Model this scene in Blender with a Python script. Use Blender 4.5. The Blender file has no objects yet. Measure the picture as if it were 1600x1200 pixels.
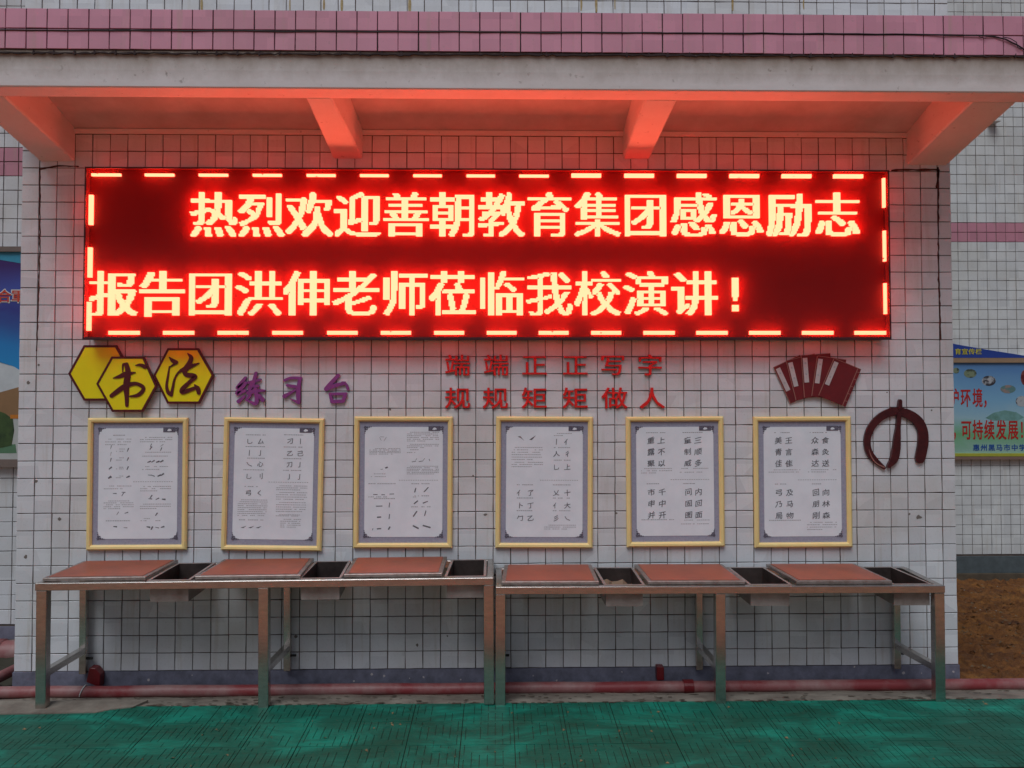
import bpy, math, random
import numpy as np
from mathutils import Matrix, Vector
random.seed(7)
rng = np.random.default_rng(7)
S = bpy.context.scene

# ------------------------------------------------------------------ camera
F = 1244.0
CX, CZ, CD, PIT, YAW, ROL, SY = 2.72, 1.7364, 4.5837, 0.0279, 0.0192, -0.0006, 60.0
_c, _s = math.cos(YAW), math.sin(YAW)
_r = np.array([_c, -_s, 0.0]); FWD = np.array([_s * math.cos(PIT), _c * math.cos(PIT), math.sin(PIT)])
_u = np.cross(_r, FWD)
RGT = _r * math.cos(ROL) + _u * math.sin(ROL); UPV = -_r * math.sin(ROL) + _u * math.cos(ROL)
cam_d = bpy.data.cameras.new('camera'); cam = bpy.data.objects.new('camera', cam_d)
S.collection.objects.link(cam); S.camera = cam
cam_d.sensor_width = 36.0; cam_d.lens = F * 36.0 / 1600.0; cam_d.shift_y = -SY / 1600.0
cam_d.clip_start = 0.05; cam_d.clip_end = 1000
M = Matrix.Identity(4)
for i in range(3):
    M[i][0] = RGT[i]; M[i][1] = UPV[i]; M[i][2] = -FWD[i]
M[0][3], M[1][3], M[2][3] = CX, -CD, CZ
cam.matrix_world = M

# ------------------------------------------------------------------ world, sun, exposure
SUN_EL, SUN_AZ = math.radians(57), math.radians(200)
W = bpy.data.worlds.new('World'); S.world = W; W.use_nodes = True
wn = W.node_tree.nodes; wl = W.node_tree.links
sky = wn.new('ShaderNodeTexSky'); sky.sky_type = 'NISHITA'; sky.sun_disc = False
sky.sun_elevation = SUN_EL; sky.sun_rotation = SUN_AZ; sky.dust_density = 3.0; sky.air_density = 1.0; sky.ozone_density = 1.5
wl.new(sky.outputs[0], wn['Background'].inputs[0]); wn['Background'].inputs[1].default_value = 0.05
sl = bpy.data.lights.new('sun', 'SUN'); sun = bpy.data.objects.new('sun', sl); S.collection.objects.link(sun)
sl.energy = 1.7; sl.angle = math.radians(34); sl.color = (0.86, 0.94, 1.0)
sd = Vector((math.sin(SUN_AZ) * math.cos(SUN_EL), math.cos(SUN_AZ) * math.cos(SUN_EL), math.sin(SUN_EL)))
sun.rotation_euler = sd.to_track_quat('Z', 'Y').to_euler()
S.view_settings.view_transform = 'Standard'; S.view_settings.look = 'None'
S.view_settings.exposure = -0.22; S.view_settings.gamma = 1.0; S.view_settings.use_curve_mapping = False
S.render.engine = 'CYCLES'
S.cycles.use_denoising = True
S.cycles.max_bounces = 8; S.cycles.diffuse_bounces = 4; S.cycles.transparent_max_bounces = 8
S.cycles.caustics_reflective = False; S.cycles.caustics_refractive = False

# ------------------------------------------------------------------ helpers
def at(px, py, Y):
    """pixel of the 1600x1200 photograph -> (X, Z) on the plane at depth Y (used for measuring flat things on a wall)"""
    d = FWD * F + RGT * (px - 800) + UPV * (600 - SY - py)
    t = (Y + CD) / d[1]
    return CX + d[0] * t, CZ + d[2] * t

def on_floor(px, py, z=0.0):
    d = FWD * F + RGT * (px - 800) + UPV * (600 - SY - py)
    t = (z - CZ) / d[2]
    return CX + d[0] * t, -CD + d[1] * t

def link_mesh(name, me, mat=None, parent=None):
    o = bpy.data.objects.new(name, me); S.collection.objects.link(o)
    if mat is not None and not me.materials: me.materials.append(mat)
    if parent is not None: o.parent = parent
    return o

def tag(o, label=None, cat=None, group=None, kind=None):
    if label: o['label'] = label
    if cat: o['category'] = cat
    if group: o['group'] = group
    if kind: o['kind'] = kind
    return o

def empty(name, loc=(0, 0, 0)):
    o = bpy.data.objects.new(name, None); S.collection.objects.link(o); o.location = loc
    o.empty_display_size = 0.1
    return o

class MB:
    def __init__(s): s.v = []; s.f = []; s.n = 0
    def add(s, v, f):
        s.v.extend([tuple(map(float, p)) for p in v]); s.f.extend([tuple(i + s.n for i in q) for q in f]); s.n += len(v); return s
    def box(s, x0, x1, y0, y1, z0, z1):
        v = [(x0,y0,z0),(x1,y0,z0),(x1,y1,z0),(x0,y1,z0),(x0,y0,z1),(x1,y0,z1),(x1,y1,z1),(x0,y1,z1)]
        return s.add(v, [(0,3,2,1),(4,5,6,7),(0,1,5,4),(1,2,6,5),(2,3,7,6),(3,0,4,7)])
    def prism(s, poly, y0, y1):
        """poly in XZ, front at y0 (towards the camera), back at y1"""
        n = len(poly); v = [(x, y0, z) for x, z in poly] + [(x, y1, z) for x, z in poly]
        f = [tuple(range(n)), tuple(range(2 * n - 1, n - 1, -1))] + [(i, i + n, (i + 1) % n + n, (i + 1) % n) for i in range(n)]
        return s.add(v, f)
    def profile(s, poly, x0, x1):
        """poly in YZ swept along X"""
        n = len(poly); v = [(x0, y, z) for y, z in poly] + [(x1, y, z) for y, z in poly]
        f = [tuple(range(n)), tuple(range(2 * n - 1, n - 1, -1))] + [(i, i + n, (i + 1) % n + n, (i + 1) % n) for i in range(n)]
        return s.add(v, f)
    def tube(s, pts, r, n=12, caps=True):
        pts = [Vector(p) for p in pts]; rs = r if isinstance(r, (list, tuple)) else [r] * len(pts)
        rings = []; ref = Vector((0, 0, 1))
        for i, p in enumerate(pts):
            t = (pts[min(i + 1, len(pts) - 1)] - pts[max(i - 1, 0)]).normalized()
            a = ref.cross(t)
            if a.length < 0.1: a = Vector((1, 0, 0)).cross(t)
            a.normalize(); b = t.cross(a)
            rings.append([p + (a * math.cos(k * 2 * math.pi / n) + b * math.sin(k * 2 * math.pi / n)) * rs[i] for k in range(n)])
        v = [q for g in rings for q in g]; f = []
        for i in range(len(pts) - 1):
            for k in range(n):
                f.append((i*n+k, i*n+(k+1) % n, (i+1)*n+(k+1) % n, (i+1)*n+k))
        if caps: f += [tuple(range(n))[::-1], tuple(range((len(pts)-1)*n, len(pts)*n))]
        return s.add(v, f)
    def bar(s, p0, p1, w, h):
        p0, p1 = Vector(p0), Vector(p1); t = (p1 - p0).normalized()
        a = Vector((0, 0, 1)).cross(t)
        if a.length < 0.05: a = Vector((1, 0, 0))
        a.normalize(); b = t.cross(a)
        v = []
        for p in (p0, p1):
            for q, r in ((-1,-1),(1,-1),(1,1),(-1,1)): v.append(p + a*q*w/2 + b*r*h/2)
        return s.add(v, [(0,3,2,1),(4,5,6,7),(0,1,5,4),(1,2,6,5),(2,3,7,6),(3,0,4,7)])
    def build(s, name, mat, parent=None, smooth=False, bevel=0.0):
        me = bpy.data.meshes.new(name); me.from_pydata(s.v, [], s.f); me.validate()
        import bmesh
        bm = bmesh.new(); bm.from_mesh(me); bmesh.ops.recalc_face_normals(bm, faces=bm.faces)
        if bevel > 0:
            bmesh.ops.bevel(bm, geom=list(bm.edges), offset=bevel, segments=1, affect='EDGES', clamp_overlap=True)
        bm.to_mesh(me); bm.free()
        if smooth:
            me.polygons.foreach_set('use_smooth', [True] * len(me.polygons))
        me.update()
        return link_mesh(name, me, mat, parent)

# ------------------------------------------------------------------ glyph outlines (the built-in font)
_td = bpy.data.curves.new('type_setter', 'FONT'); _to = bpy.data.objects.new('type_setter', _td); S.collection.objects.link(_to)
def glyph_of(ch, offset=0.0, res=2):
    _td.body = ch; _td.offset = offset; _td.resolution_u = res; _td.fill_mode = 'FRONT'
    dg = bpy.context.evaluated_depsgraph_get(); dg.update()
    ev = _to.evaluated_get(dg); me = ev.to_mesh()
    v = np.zeros(len(me.vertices) * 3); me.vertices.foreach_get('co', v); v = v.reshape(-1, 3)[:, :2].copy()
    me.calc_loop_triangles(); t = np.zeros(len(me.loop_triangles) * 3, dtype=int)
    me.loop_triangles.foreach_get('vertices', t); t = t.reshape(-1, 3).copy(); ev.to_mesh_clear()
    if len(v):   # weld
        k = np.round(v * 20000).astype(int); _, first, inv = np.unique(k, axis=0, return_index=True, return_inverse=True)
        inv = inv.reshape(-1); v = v[first]; t = inv[t]
        t = t[(t[:, 0] != t[:, 1]) & (t[:, 1] != t[:, 2]) & (t[:, 0] != t[:, 2])]
    return v, t
_ref = glyph_of('圆')[0]
EMC = (_ref.min(0) + _ref.max(0)) / 2; EMS = (_ref.max(0) - _ref.min(0)).max() / 0.90      # em centre and size
G = {}
def glyph(ch, offset=0.0, res=2):
    k = (ch, offset)
    if k not in G:
        v, t = glyph_of(ch, 0.0, res); G[k] = ((v - EMC) / EMS, t, offset)
    return G[k]
LINE1 = '热烈欢迎善朝教育集团感恩励志'; LINE2 = '报告团洪伸老师莅临我校演讲！'
RED1 = '端端正正写字'; RED2 = '规规矩矩做人'
for c in LINE1 + LINE2: glyph(c)
for c in RED1 + RED2: glyph(c, 0.009, 3)
P5 = ['重上露不聚以', '童三制顺威多', '市千申中并开', '问内固回图面']
P6 = ['美王青言佳隹', '众食森灸达送', '弓及乃马局物', '回向朋林刚森']
P4 = ['丨亻人彳乚上', '亻了卜丁勹乙', '乂十亻大彡乀']
P2 = ['乚厶丨亅乀心乚刂弓く', '刁丨乙己刀亅亅亅']
for s_ in P5 + P6 + P4 + P2:
    for c in s_: glyph(c, 0.006)
SIGN = '护环境，可持续发展！惠州黑马市中学育宣传栏教合軍治'
for c in SIGN: glyph(c, 0.022)
bpy.data.objects.remove(_to); bpy.data.curves.remove(_td)

def add_glyph(mb, g, cx, cz, w, h, y0, depth=0.0, flip=1):
    v, t, bold = g
    if not len(v): return
    if bold > 0:      # heavier weight: copies laid a hair apart
        b_ = bold; k = 0
        for dx, dz in ((-b_, -b_*.6), (b_, -b_*.6), (-b_, b_*.6), (b_, b_*.6), (0, 0)):
            add_glyph(mb, (v + np.array([dx, dz]), t, 0), cx, cz, w, h, y0 - 0.00012 * k, depth); k += 1
        return
    P = [(cx + p[0] * w, y0, cz + p[1] * h) for p in v]
    tris = [tuple(int(i) for i in q) for q in t]
    if depth <= 0: mb.add(P, tris); return
    n = len(P); Q = [(x, y0 + depth, z) for x, y, z in P]
    cnt = {}
    for a, b, c in tris:
        for e in ((a, b), (b, c), (c, a)):
            k = (min(e), max(e)); cnt[k] = cnt.get(k, []) + [e]
    side = [(e[0][0], e[0][1], e[0][1] + n, e[0][0] + n) for e in cnt.values() if len(e) == 1]
    mb.add(P + Q, tris + side)

def brush(mb, pts, y0, y1, tf, wscale=1.0, sub=6):
    """a brush stroke: (px, py, width px) centre line, smoothed, closed with round ends, extruded from y0 (front) to y1"""
    P = np.array(pts, float)
    if len(P) > 2:
        ext = np.vstack([2 * P[0] - P[1], P, 2 * P[-1] - P[-2]]); out = []
        for i in range(1, len(ext) - 2):
            p0, p1, p2, p3 = ext[i-1], ext[i], ext[i+1], ext[i+2]
            for k in range(sub):
                t = k / sub
                out.append(0.5 * ((2*p1) + (-p0+p2)*t + (2*p0-5*p1+4*p2-p3)*t*t + (-p0+3*p1-3*p2+p3)*t**3))
        out.append(P[-1]); P = np.array(out)
    n = len(P); L = []; R = []
    for i in range(n):
        d = P[min(i+1, n-1)][:2] - P[max(i-1, 0)][:2]; d = d / (np.hypot(*d) + 1e-9); nn = np.array([-d[1], d[0]])
        w = max(P[i][2], 1.0) * wscale / 2
        L.append(P[i][:2] + nn * w); R.append(P[i][:2] - nn * w)
    def cap(c, a, b):   # points of a half circle from a to b round c
        va = a - c; out = []
        for k in range(1, 4):
            th = math.pi * k / 4; co, si = math.cos(th), math.sin(th)
            out.append(c + np.array([va[0]*co - va[1]*si, va[0]*si + va[1]*co]))
        return out
    c0 = cap(P[0][:2], L[0], R[0]); c1 = cap(P[-1][:2], R[-1], L[-1])
    pts2 = L + R; nl = n
    V = [tf(*p) for p in pts2] + [tf(*p) for p in c0] + [tf(*p) for p in c1] + [tf(*P[0][:2]), tf(*P[-1][:2])]
    m = len(V); a0 = 2 * n; a1 = 2 * n + 3; k0 = m - 2; k1 = m - 1
    faces = [(i, i+1, nl+i+1, nl+i) for i in range(n-1)]
    fan0 = [0] + [a0, a0+1, a0+2] + [nl]; fan1 = [nl+n-1] + [a1, a1+1, a1+2] + [n-1]
    faces += [(k0, fan0[i], fan0[i+1]) for i in range(4)] + [(k1, fan1[i], fan1[i+1]) for i in range(4)]
    rim = list(range(n-1, -1, -1)) + fan0[1:] + list(range(nl+1, nl+n)) + fan1[1:-1]
    verts = [(x, y0, z) for x, z in V] + [(x, y1, z) for x, z in V]
    faces += [(rim[i], rim[(i+1) % len(rim)], rim[(i+1) % len(rim)] + m, rim[i] + m) for i in range(len(rim))]
    mb.add(verts, faces)

# ------------------------------------------------------------------ materials
def nodes(name):
    m = bpy.data.materials.new(name); m.use_nodes = True; nt = m.node_tree
    return m, nt, nt.nodes['Principled BSDF']
def N(nt, t, **kw):
    n = nt.nodes.new(t)
    for k, v in kw.items():
        if k.startswith('i_'):
            n.inputs[int(k[2:])].default_value = v
        else: setattr(n, k, v)
    return n
def noise(nt, scale, detail=4, rough=0.6, vec=None, dist=0.0):
    n = N(nt, 'ShaderNodeTexNoise'); n.inputs['Scale'].default_value = scale; n.inputs['Detail'].default_value = detail
    n.inputs['Roughness'].default_value = rough; n.inputs['Distortion'].default_value = dist
    if vec is not None: nt.links.new(vec, n.inputs['Vector'])
    return n
def pos(nt, sc=(1, 1, 1)):
    g = N(nt, 'ShaderNodeNewGeometry'); m = N(nt, 'ShaderNodeMapping'); m.inputs['Scale'].default_value = sc
    nt.links.new(g.outputs['Position'], m.inputs['Vector']); return m.outputs[0]
def ramp(nt, fac, stops):
    r = N(nt, 'ShaderNodeValToRGB'); e = r.color_ramp.elements
    while len(e) < len(stops): e.new(0.5)
    for i, (p, c) in enumerate(stops): e[i].position = p; e[i].color = (*c, 1) if len(c) == 3 else c
    nt.links.new(fac, r.inputs[0]); return r
def mix(nt, fac, a, b, mode='MIX'):
    m = N(nt, 'ShaderNodeMix', data_type='RGBA', blend_type=mode)
    for s_, x in ((0, fac), (6, a), (7, b)):
        if isinstance(x, (int, float)): m.inputs[s_].default_value = x
        elif isinstance(x, tuple): m.inputs[s_].default_value = (*x, 1)
        else: nt.links.new(x, m.inputs[s_])
    return m.outputs[2]
def bump(nt, b, h, st, dist=0.002):
    n = N(nt, 'ShaderNodeBump'); n.inputs['Strength'].default_value = st; n.inputs['Distance'].default_value = dist
    nt.links.new(h, n.inputs['Height']); nt.links.new(n.outputs[0], b.inputs['Normal'])

def tile_mat(name, col, dirt, rough=0.22, pitch=0.1, dirt_amt=0.5):
    m, nt, b = nodes(name)
    g = N(nt, 'ShaderNodeNewGeometry')
    sn = N(nt, 'ShaderNodeVectorMath', operation='SNAP'); sn.inputs[1].default_value = (pitch, 10, pitch * 0.985)
    nt.links.new(g.outputs['Position'], sn.inputs[0])
    wn_ = N(nt, 'ShaderNodeTexWhiteNoise', noise_dimensions='3D'); nt.links.new(sn.outputs[0], wn_.inputs[0])
    v = ramp(nt, wn_.outputs[0], [(0, (0.86, 0.86, 0.87)), (1, (1.0, 1.0, 1.0))])
    c = mix(nt, 1.0, col, v.outputs[0], 'MULTIPLY')
    big = noise(nt, 1.3, 5, 0.65, pos(nt)); br = ramp(nt, big.outputs[0], [(0.45, (0, 0, 0)), (0.75, (dirt_amt,) * 3)])
    c = mix(nt, br.outputs[0], c, dirt)
    sm = noise(nt, 55, 3, 0.7, pos(nt)); sr = ramp(nt, sm.outputs[0], [(0.62, (0, 0, 0)), (0.76, (0.35, 0.35, 0.35))])
    c = mix(nt, sr.outputs[0], c, (0.30, 0.26, 0.21))
    st = noise(nt, 4.0, 4, 0.6, pos(nt, (5, 1, 0.35))); s2 = ramp(nt, st.outputs[0], [(0.56, (0, 0, 0)), (0.8, (0.5,) * 3)])
    c = mix(nt, s2.outputs[0], c, (0.42, 0.35, 0.26))
    nt.links.new(c, b.inputs['Base Color'])
    rr = ramp(nt, sm.outputs[0], [(0.3, (rough,) * 3), (0.8, (rough + 0.25,) * 3)]); nt.links.new(rr.outputs[0], b.inputs['Roughness'])
    b.inputs['Specular IOR Level'].default_value = 0.45
    bump(nt, b, noise(nt, 9, 2, 0.5, pos(nt)).outputs[0], 0.25, 0.003)
    return m
def plain(name, col, rough=0.6, metal=0.0, var=0.15, scale=12.0, bmp=0.0, bscale=60.0, col2=None, spec=0.5, lo=0.35, hi=0.7, sc=(1,1,1)):
    m, nt, b = nodes(name)
    n = noise(nt, scale, 5, 0.65, pos(nt, sc))
    c2 = col2 or tuple(x * (1 - var) for x in col)
    r = ramp(nt, n.outputs[0], [(lo, col), (hi, c2)])
    nt.links.new(r.outputs[0], b.inputs['Base Color']); b.inputs['Roughness'].default_value = rough
    b.inputs['Metallic'].default_value = metal; b.inputs['Specular IOR Level'].default_value = spec
    if bmp: bump(nt, b, noise(nt, bscale, 4, 0.6, pos(nt)).outputs[0], bmp)
    return m
def emis(name, col, strength):
    m = bpy.data.materials.new(name); m.use_nodes = True; nt = m.node_tree; nt.nodes.clear()
    e = N(nt, 'ShaderNodeEmission'); e.inputs[0].default_value = (*col, 1); e.inputs[1].default_value = strength
    o = N(nt, 'ShaderNodeOutputMaterial'); nt.links.new(e.outputs[0], o.inputs[0]); return m

M_TILE = tile_mat('white_glazed_tile', (0.76, 0.77, 0.80), (0.52, 0.49, 0.44), dirt_amt=0.65)
M_TILE_R = tile_mat('pale_tile', (0.74, 0.76, 0.76), (0.52, 0.49, 0.40), dirt_amt=0.5)
M_PINK = tile_mat('pink_fascia_tile', (0.74, 0.34, 0.45), (0.54, 0.27, 0.32), 0.35, dirt_amt=0.7)
M_PINKB = tile_mat('pink_band_tile', (0.62, 0.27, 0.35), (0.5, 0.24, 0.27), 0.3)
M_GROUT = plain('dark_grout', (0.15, 0.115, 0.10), 0.9, col2=(0.065,0.045,0.038), scale=7)
M_GROUTP = plain('fascia_grout', (0.05, 0.03, 0.032), 0.9, var=0.5, scale=8)
M_RUST = plain('rust_stain', (0.10, 0.034, 0.026), 0.9, var=0.6, scale=25, bmp=0.5)
M_BASE = plain('blue_grey_base_paint', (0.21, 0.21, 0.28), 0.55, var=0.45, scale=14, bmp=0.3)
M_CONC = plain('old_concrete', (0.29, 0.25, 0.205), 0.9, col2=(0.13, 0.10, 0.08), scale=5, bmp=0.8, bscale=45)
M_STEEL = plain('brushed_steel', (0.60, 0.56, 0.52), 0.26, metal=1.0, var=0.25, scale=18, bmp=0.06, bscale=20, sc=(1, 1, 4))
M_STEEL_D = plain('dull_steel', (0.42, 0.38, 0.36), 0.42, metal=0.85, col2=(0.20, 0.14, 0.11), scale=22, lo=0.45, hi=0.8)
M_GALV = plain('dull_galvanised_steel', (0.40, 0.36, 0.34), 0.5, metal=0.35, col2=(0.24, 0.19, 0.17), scale=9)
M_TRAY_IN = plain('dark_tray_lining', (0.065, 0.045, 0.04), 0.6, metal=0.2, col2=(0.025, 0.016, 0.014), scale=9)  # darker tone for the inside faces of the trays
M_BOARD = plain('salmon_board', (0.37, 0.11, 0.062), 0.42, col2=(0.27, 0.085, 0.055), scale=5, bmp=0.1, bscale=80, spec=0.4)
M_YFRAME = plain('yellow_frame_paint', (0.96, 0.76, 0.34), 0.5, col2=(0.90, 0.68, 0.27), scale=9)
M_MOUNT = plain('grey_purple_mount', (0.30, 0.30, 0.40), 0.7, col2=(0.38, 0.38, 0.48), scale=90)
M_PAPER = plain('white_paper', (0.86, 0.89, 0.95), 0.75, col2=(0.76, 0.80, 0.86), scale=6, bmp=0.7, bscale=11)
M_ORN = plain('dark_ornament_print', (0.07, 0.06, 0.09), 0.8, col2=(0.2, 0.19, 0.25), scale=220)
M_INK = plain('black_print', (0.10, 0.10, 0.12), 0.8, col2=(0.16,0.16,0.18), scale=80)
M_GREY = plain('grey_small_print', (0.30, 0.30, 0.33), 0.8, col2=(0.48, 0.48, 0.50), scale=200)
M_YEL = plain('yellow_board', (0.95, 0.82, 0.004), 0.42, col2=(0.88, 0.74, 0.004), scale=5)
M_MAROON = plain('maroon_paint', (0.11, 0.008, 0.012), 0.4, var=0.3)
M_PURPLE = plain('purple_acrylic', (0.30, 0.06, 0.28), 0.4, var=0.2)
M_REDL = plain('red_acrylic', (0.85, 0.02, 0.018), 0.35, var=0.15)
M_BOOK = plain('dark_red_book_cover', (0.17, 0.010, 0.015), 0.5, col2=(0.12, 0.008, 0.012), scale=9)
M_LABEL = plain('pale_label', (0.58, 0.52, 0.52), 0.7, scale=30)
M_LINE = plain('pinkish_line', (0.36, 0.16, 0.13), 0.6)
M_BRUSH = plain('dark_maroon_ink', (0.045, 0.006, 0.010), 0.32, col2=(0.09, 0.012, 0.015), scale=30, bmp=0.25, sc=(1, 1, 1))
M_PIPE = plain('red_pipe_paint', (0.24, 0.035, 0.04), 0.5, col2=(0.33, 0.19, 0.18), scale=3.5, lo=0.42, hi=0.68, bmp=0.2)
M_PIPE_D = plain('deep_red_paint', (0.16, 0.008, 0.012), 0.4)
M_CASE = plain('dark_screen_casing', (0.075, 0.014, 0.02), 0.45, var=0.3)
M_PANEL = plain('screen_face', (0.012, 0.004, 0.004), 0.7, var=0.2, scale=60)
_b = M_PANEL.node_tree.nodes['Principled BSDF']; _b.inputs['Emission Color'].default_value = (1, 0.0, 0.0, 1); _b.inputs['Emission Strength'].default_value = 0.10   # faint red emission added to the unlit panel in place of lens glare
M_BLACK = plain('black_rubber', (0.015, 0.013, 0.013), 0.6)
M_WHITE = plain('white_paint', (0.7, 0.7, 0.68), 0.5)

# plaster of the canopy: a dirty band hangs under the tile joint
def plaster():
    m, nt, b = nodes('painted_plaster')
    n = noise(nt, 2.2, 6, 0.7, pos(nt, (1, 1, 2.5)))
    base = ramp(nt, n.outputs[0], [(0.3, (0.84, 0.82, 0.82)), (0.75, (0.72, 0.68, 0.66))])
    sp = noise(nt, 26, 3, 0.6, pos(nt)); sr = ramp(nt, sp.outputs[0], [(0.66, (0, 0, 0)), (0.78, (0.55,) * 3)])
    c = mix(nt, sr.outputs[0], base.outputs[0], (0.16, 0.12, 0.09))
    g = N(nt, 'ShaderNodeNewGeometry'); x = N(nt, 'ShaderNodeSeparateXYZ'); nt.links.new(g.outputs['Position'], x.inputs[0])
    dn = noise(nt, 5.0, 5, 0.7, pos(nt, (1.6, 1, 1)))
    ad = N(nt, 'ShaderNodeMath', operation='MULTIPLY_ADD'); nt.links.new(dn.outputs[0], ad.inputs[0]); ad.inputs[1].default_value = 0.12; nt.links.new(x.outputs[2], ad.inputs[2])
    mr = N(nt, 'ShaderNodeMapRange'); mr.inputs[1].default_value = 3.20; mr.inputs[2].default_value = 3.34; mr.inputs[3].default_value = 0; mr.inputs[4].default_value = 0.85
    nt.links.new(ad.outputs[0], mr.inputs[0])
    yy = N(nt, 'ShaderNodeMath', operation='LESS_THAN'); nt.links.new(x.outputs[1], yy.inputs[0]); yy.inputs[1].default_value = -0.6
    mu = N(nt, 'ShaderNodeMath', operation='MULTIPLY'); nt.links.new(mr.outputs[0], mu.inputs[0]); nt.links.new(yy.outputs[0], mu.inputs[1])
    c = mix(nt, mu.outputs[0], c, (0.25, 0.19, 0.13))
    nt.links.new(c, b.inputs['Base Color']); b.inputs['Roughness'].default_value = 0.85
    bump(nt, b, noise(nt, 14, 5, 0.6, pos(nt)).outputs[0], 0.35, 0.006)
    return m
M_PLASTER = plaster()
M_PLASTER_SHADE = plain('shade_darkened_plaster', (0.68, 0.66, 0.66), 0.9, col2=(0.52, 0.50, 0.49), scale=3.5, bmp=0.4, bscale=25)  # plaster tone lowered to put the ceiling's shade into its colour

def paver_mat():
    m, nt, b = nodes('worn_green_paving_paint')
    p = pos(nt)
    n1 = noise(nt, 2.1, 6, 0.7, pos(nt, (1, 2.2, 1)), 0.6)
    base = ramp(nt, n1.outputs[0], [(0.32, (0.003, 0.078, 0.047)), (0.50, (0.002, 0.13, 0.086)), (0.66, (0.003, 0.27, 0.185))])
    n2 = noise(nt, 16, 6, 0.8, pos(nt, (0.25, 3.5, 1))); w2 = ramp(nt, n2.outputs[0], [(0.52, (0, 0, 0)), (0.72, (0.75,) * 3)])
    c = mix(nt, w2.outputs[0], base.outputs[0], (0.025, 0.075, 0.05))
    n4 = noise(nt, 1.1, 4, 0.7, p, 0.4); w4 = ramp(nt, n4.outputs[0], [(0.56, (0, 0, 0)), (0.80, (0.5,) * 3)])
    c = mix(nt, w4.outputs[0], c, (0.018, 0.05, 0.034))
    n3 = noise(nt, 70, 3, 0.7, p); w3 = ramp(nt, n3.outputs[0], [(0.66, (0, 0, 0)), (0.74, (0.8,) * 3)])
    c = mix(nt, w3.outputs[0], c, (0.10, 0.07, 0.05))
    g = N(nt, 'ShaderNodeNewGeometry'); x = N(nt, 'ShaderNodeSeparateXYZ'); nt.links.new(g.outputs['Position'], x.inputs[0])
    lo = N(nt, 'ShaderNodeMath', operation='LESS_THAN'); nt.links.new(x.outputs[2], lo.inputs[0]); lo.inputs[1].default_value = -0.0022
    c = mix(nt, lo.outputs[0], c, (0.022, 0.034, 0.02))     # darker colour below the paver face, in the grooves
    nt.links.new(c, b.inputs['Base Color'])
    rr = ramp(nt, n2.outputs[0], [(0.3, (0.42,) * 3), (0.7, (0.75,) * 3)]); nt.links.new(rr.outputs[0], b.inputs['Roughness'])
    bump(nt, b, noise(nt, 38, 5, 0.7, pos(nt, (0.6, 1.6, 1))).outputs[0], 0.5, 0.003)
    return m
M_PAVER = paver_mat()
def soil_mat():
    m, nt, b = nodes('orange_soil')
    a = noise(nt, 2.6, 6, .75, pos(nt), .4); c = ramp(nt, a.outputs[0], [(.3, (.08, .026, .007)), (.5, (.23, .085, .018)), (.72, (.36, .16, .036))]).outputs[0]
    d = noise(nt, 17, 6, .8, pos(nt, (.8, .45, 1))); dr = ramp(nt, d.outputs[0], [(.45, (0, 0, 0)), (.68, (.85,) * 3)])
    c = mix(nt, dr.outputs[0], c, (.085, .026, .008))
    e = noise(nt, 60, 4, .7, pos(nt)); er = ramp(nt, e.outputs[0], [(.62, (0, 0, 0)), (.72, (.7,) * 3)]); c = mix(nt, er.outputs[0], c, (.36, .22, .11))
    nt.links.new(c, b.inputs['Base Color']); b.inputs['Roughness'].default_value = .95
    bump(nt, b, noise(nt, 22, 6, .75, pos(nt)).outputs[0], 1.0, .02); return m
M_SOIL = soil_mat()
M_JOINT = plain('packed_earth', (0.045, 0.04, 0.026), 0.95, scale=9, bmp=0.5)
M_TRACK = plain('terracotta_surface', (0.36, 0.165, 0.10), 0.85, col2=(0.30, 0.13, 0.08), scale=2, bmp=0.4)
M_YLINE = plain('yellow_line_paint', (0.65, 0.42, 0.04), 0.7, scale=6)

# ------------------------------------------------------------------ tiles
def tile_verts(w, h, t, ch=0.0016):
    a, b_ = w / 2, h / 2
    v = [(-a, 0, -b_), (a, 0, -b_), (a, 0, b_), (-a, 0, b_), (-a, -t + ch, -b_), (a, -t + ch, -b_), (a, -t + ch, b_), (-a, -t + ch, b_),
         (-a + ch, -t, -b_ + ch), (a - ch, -t, -b_ + ch), (a - ch, -t, b_ - ch), (-a + ch, -t, b_ - ch)]
    f = [(8, 9, 10, 11)]
    for i in range(4):
        j = (i + 1) % 4
        f += [(4 + i, 4 + j, 8 + j, 8 + i), (i, j, 4 + j, 4 + i)]
    return v, f
def tile_mesh(name, w, h, t, mat):
    me = bpy.data.meshes.new(name); v, f = tile_verts(w, h, t); me.from_pydata(v, [], f); me.materials.append(mat); return me

def lay_tiles(parent, cells, Y, w, h, t, mat, limit, name='tile', rest='remaining_tiles'):
    """cells = (x, z, key); the first `limit` by key are objects, the others one mesh"""
    cells = sorted(cells, key=lambda c: c[2])
    me = tile_mesh(name, w, h, t, mat)
    for x, z, _ in cells[:limit]:
        o = link_mesh(name, me, None, parent)
        o.location = (x + random.uniform(-.0007, .0007), Y + random.uniform(0, .0009), z + random.uniform(-.0007, .0007))
        o.rotation_euler = (random.gauss(0, .011), random.gauss(0, .007), random.gauss(0, .011))
    if len(cells) > limit:
        mb = MB(); v, f = tile_verts(w, h, t); v = np.array(v)
        for x, z, _ in cells[limit:]:
            r = rng.normal(0, .011, 3); p = v.copy()
            p[:, 1] += p[:, 0] * r[2] + p[:, 2] * r[0]; dx = p[:, 2] * r[1]; dz = -p[:, 0] * r[1]; p[:, 0] += dx; p[:, 2] += dz
            p += (x + rng.uniform(-.0007, .0007), Y + rng.uniform(0, .0009), z + rng.uniform(-.0007, .0007))
            mb.add(p, f)
        me2 = bpy.data.meshes.new(rest); me2.from_pydata(mb.v, [], mb.f)
        tag(link_mesh(rest, me2, mat, parent), kind='stuff')

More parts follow.
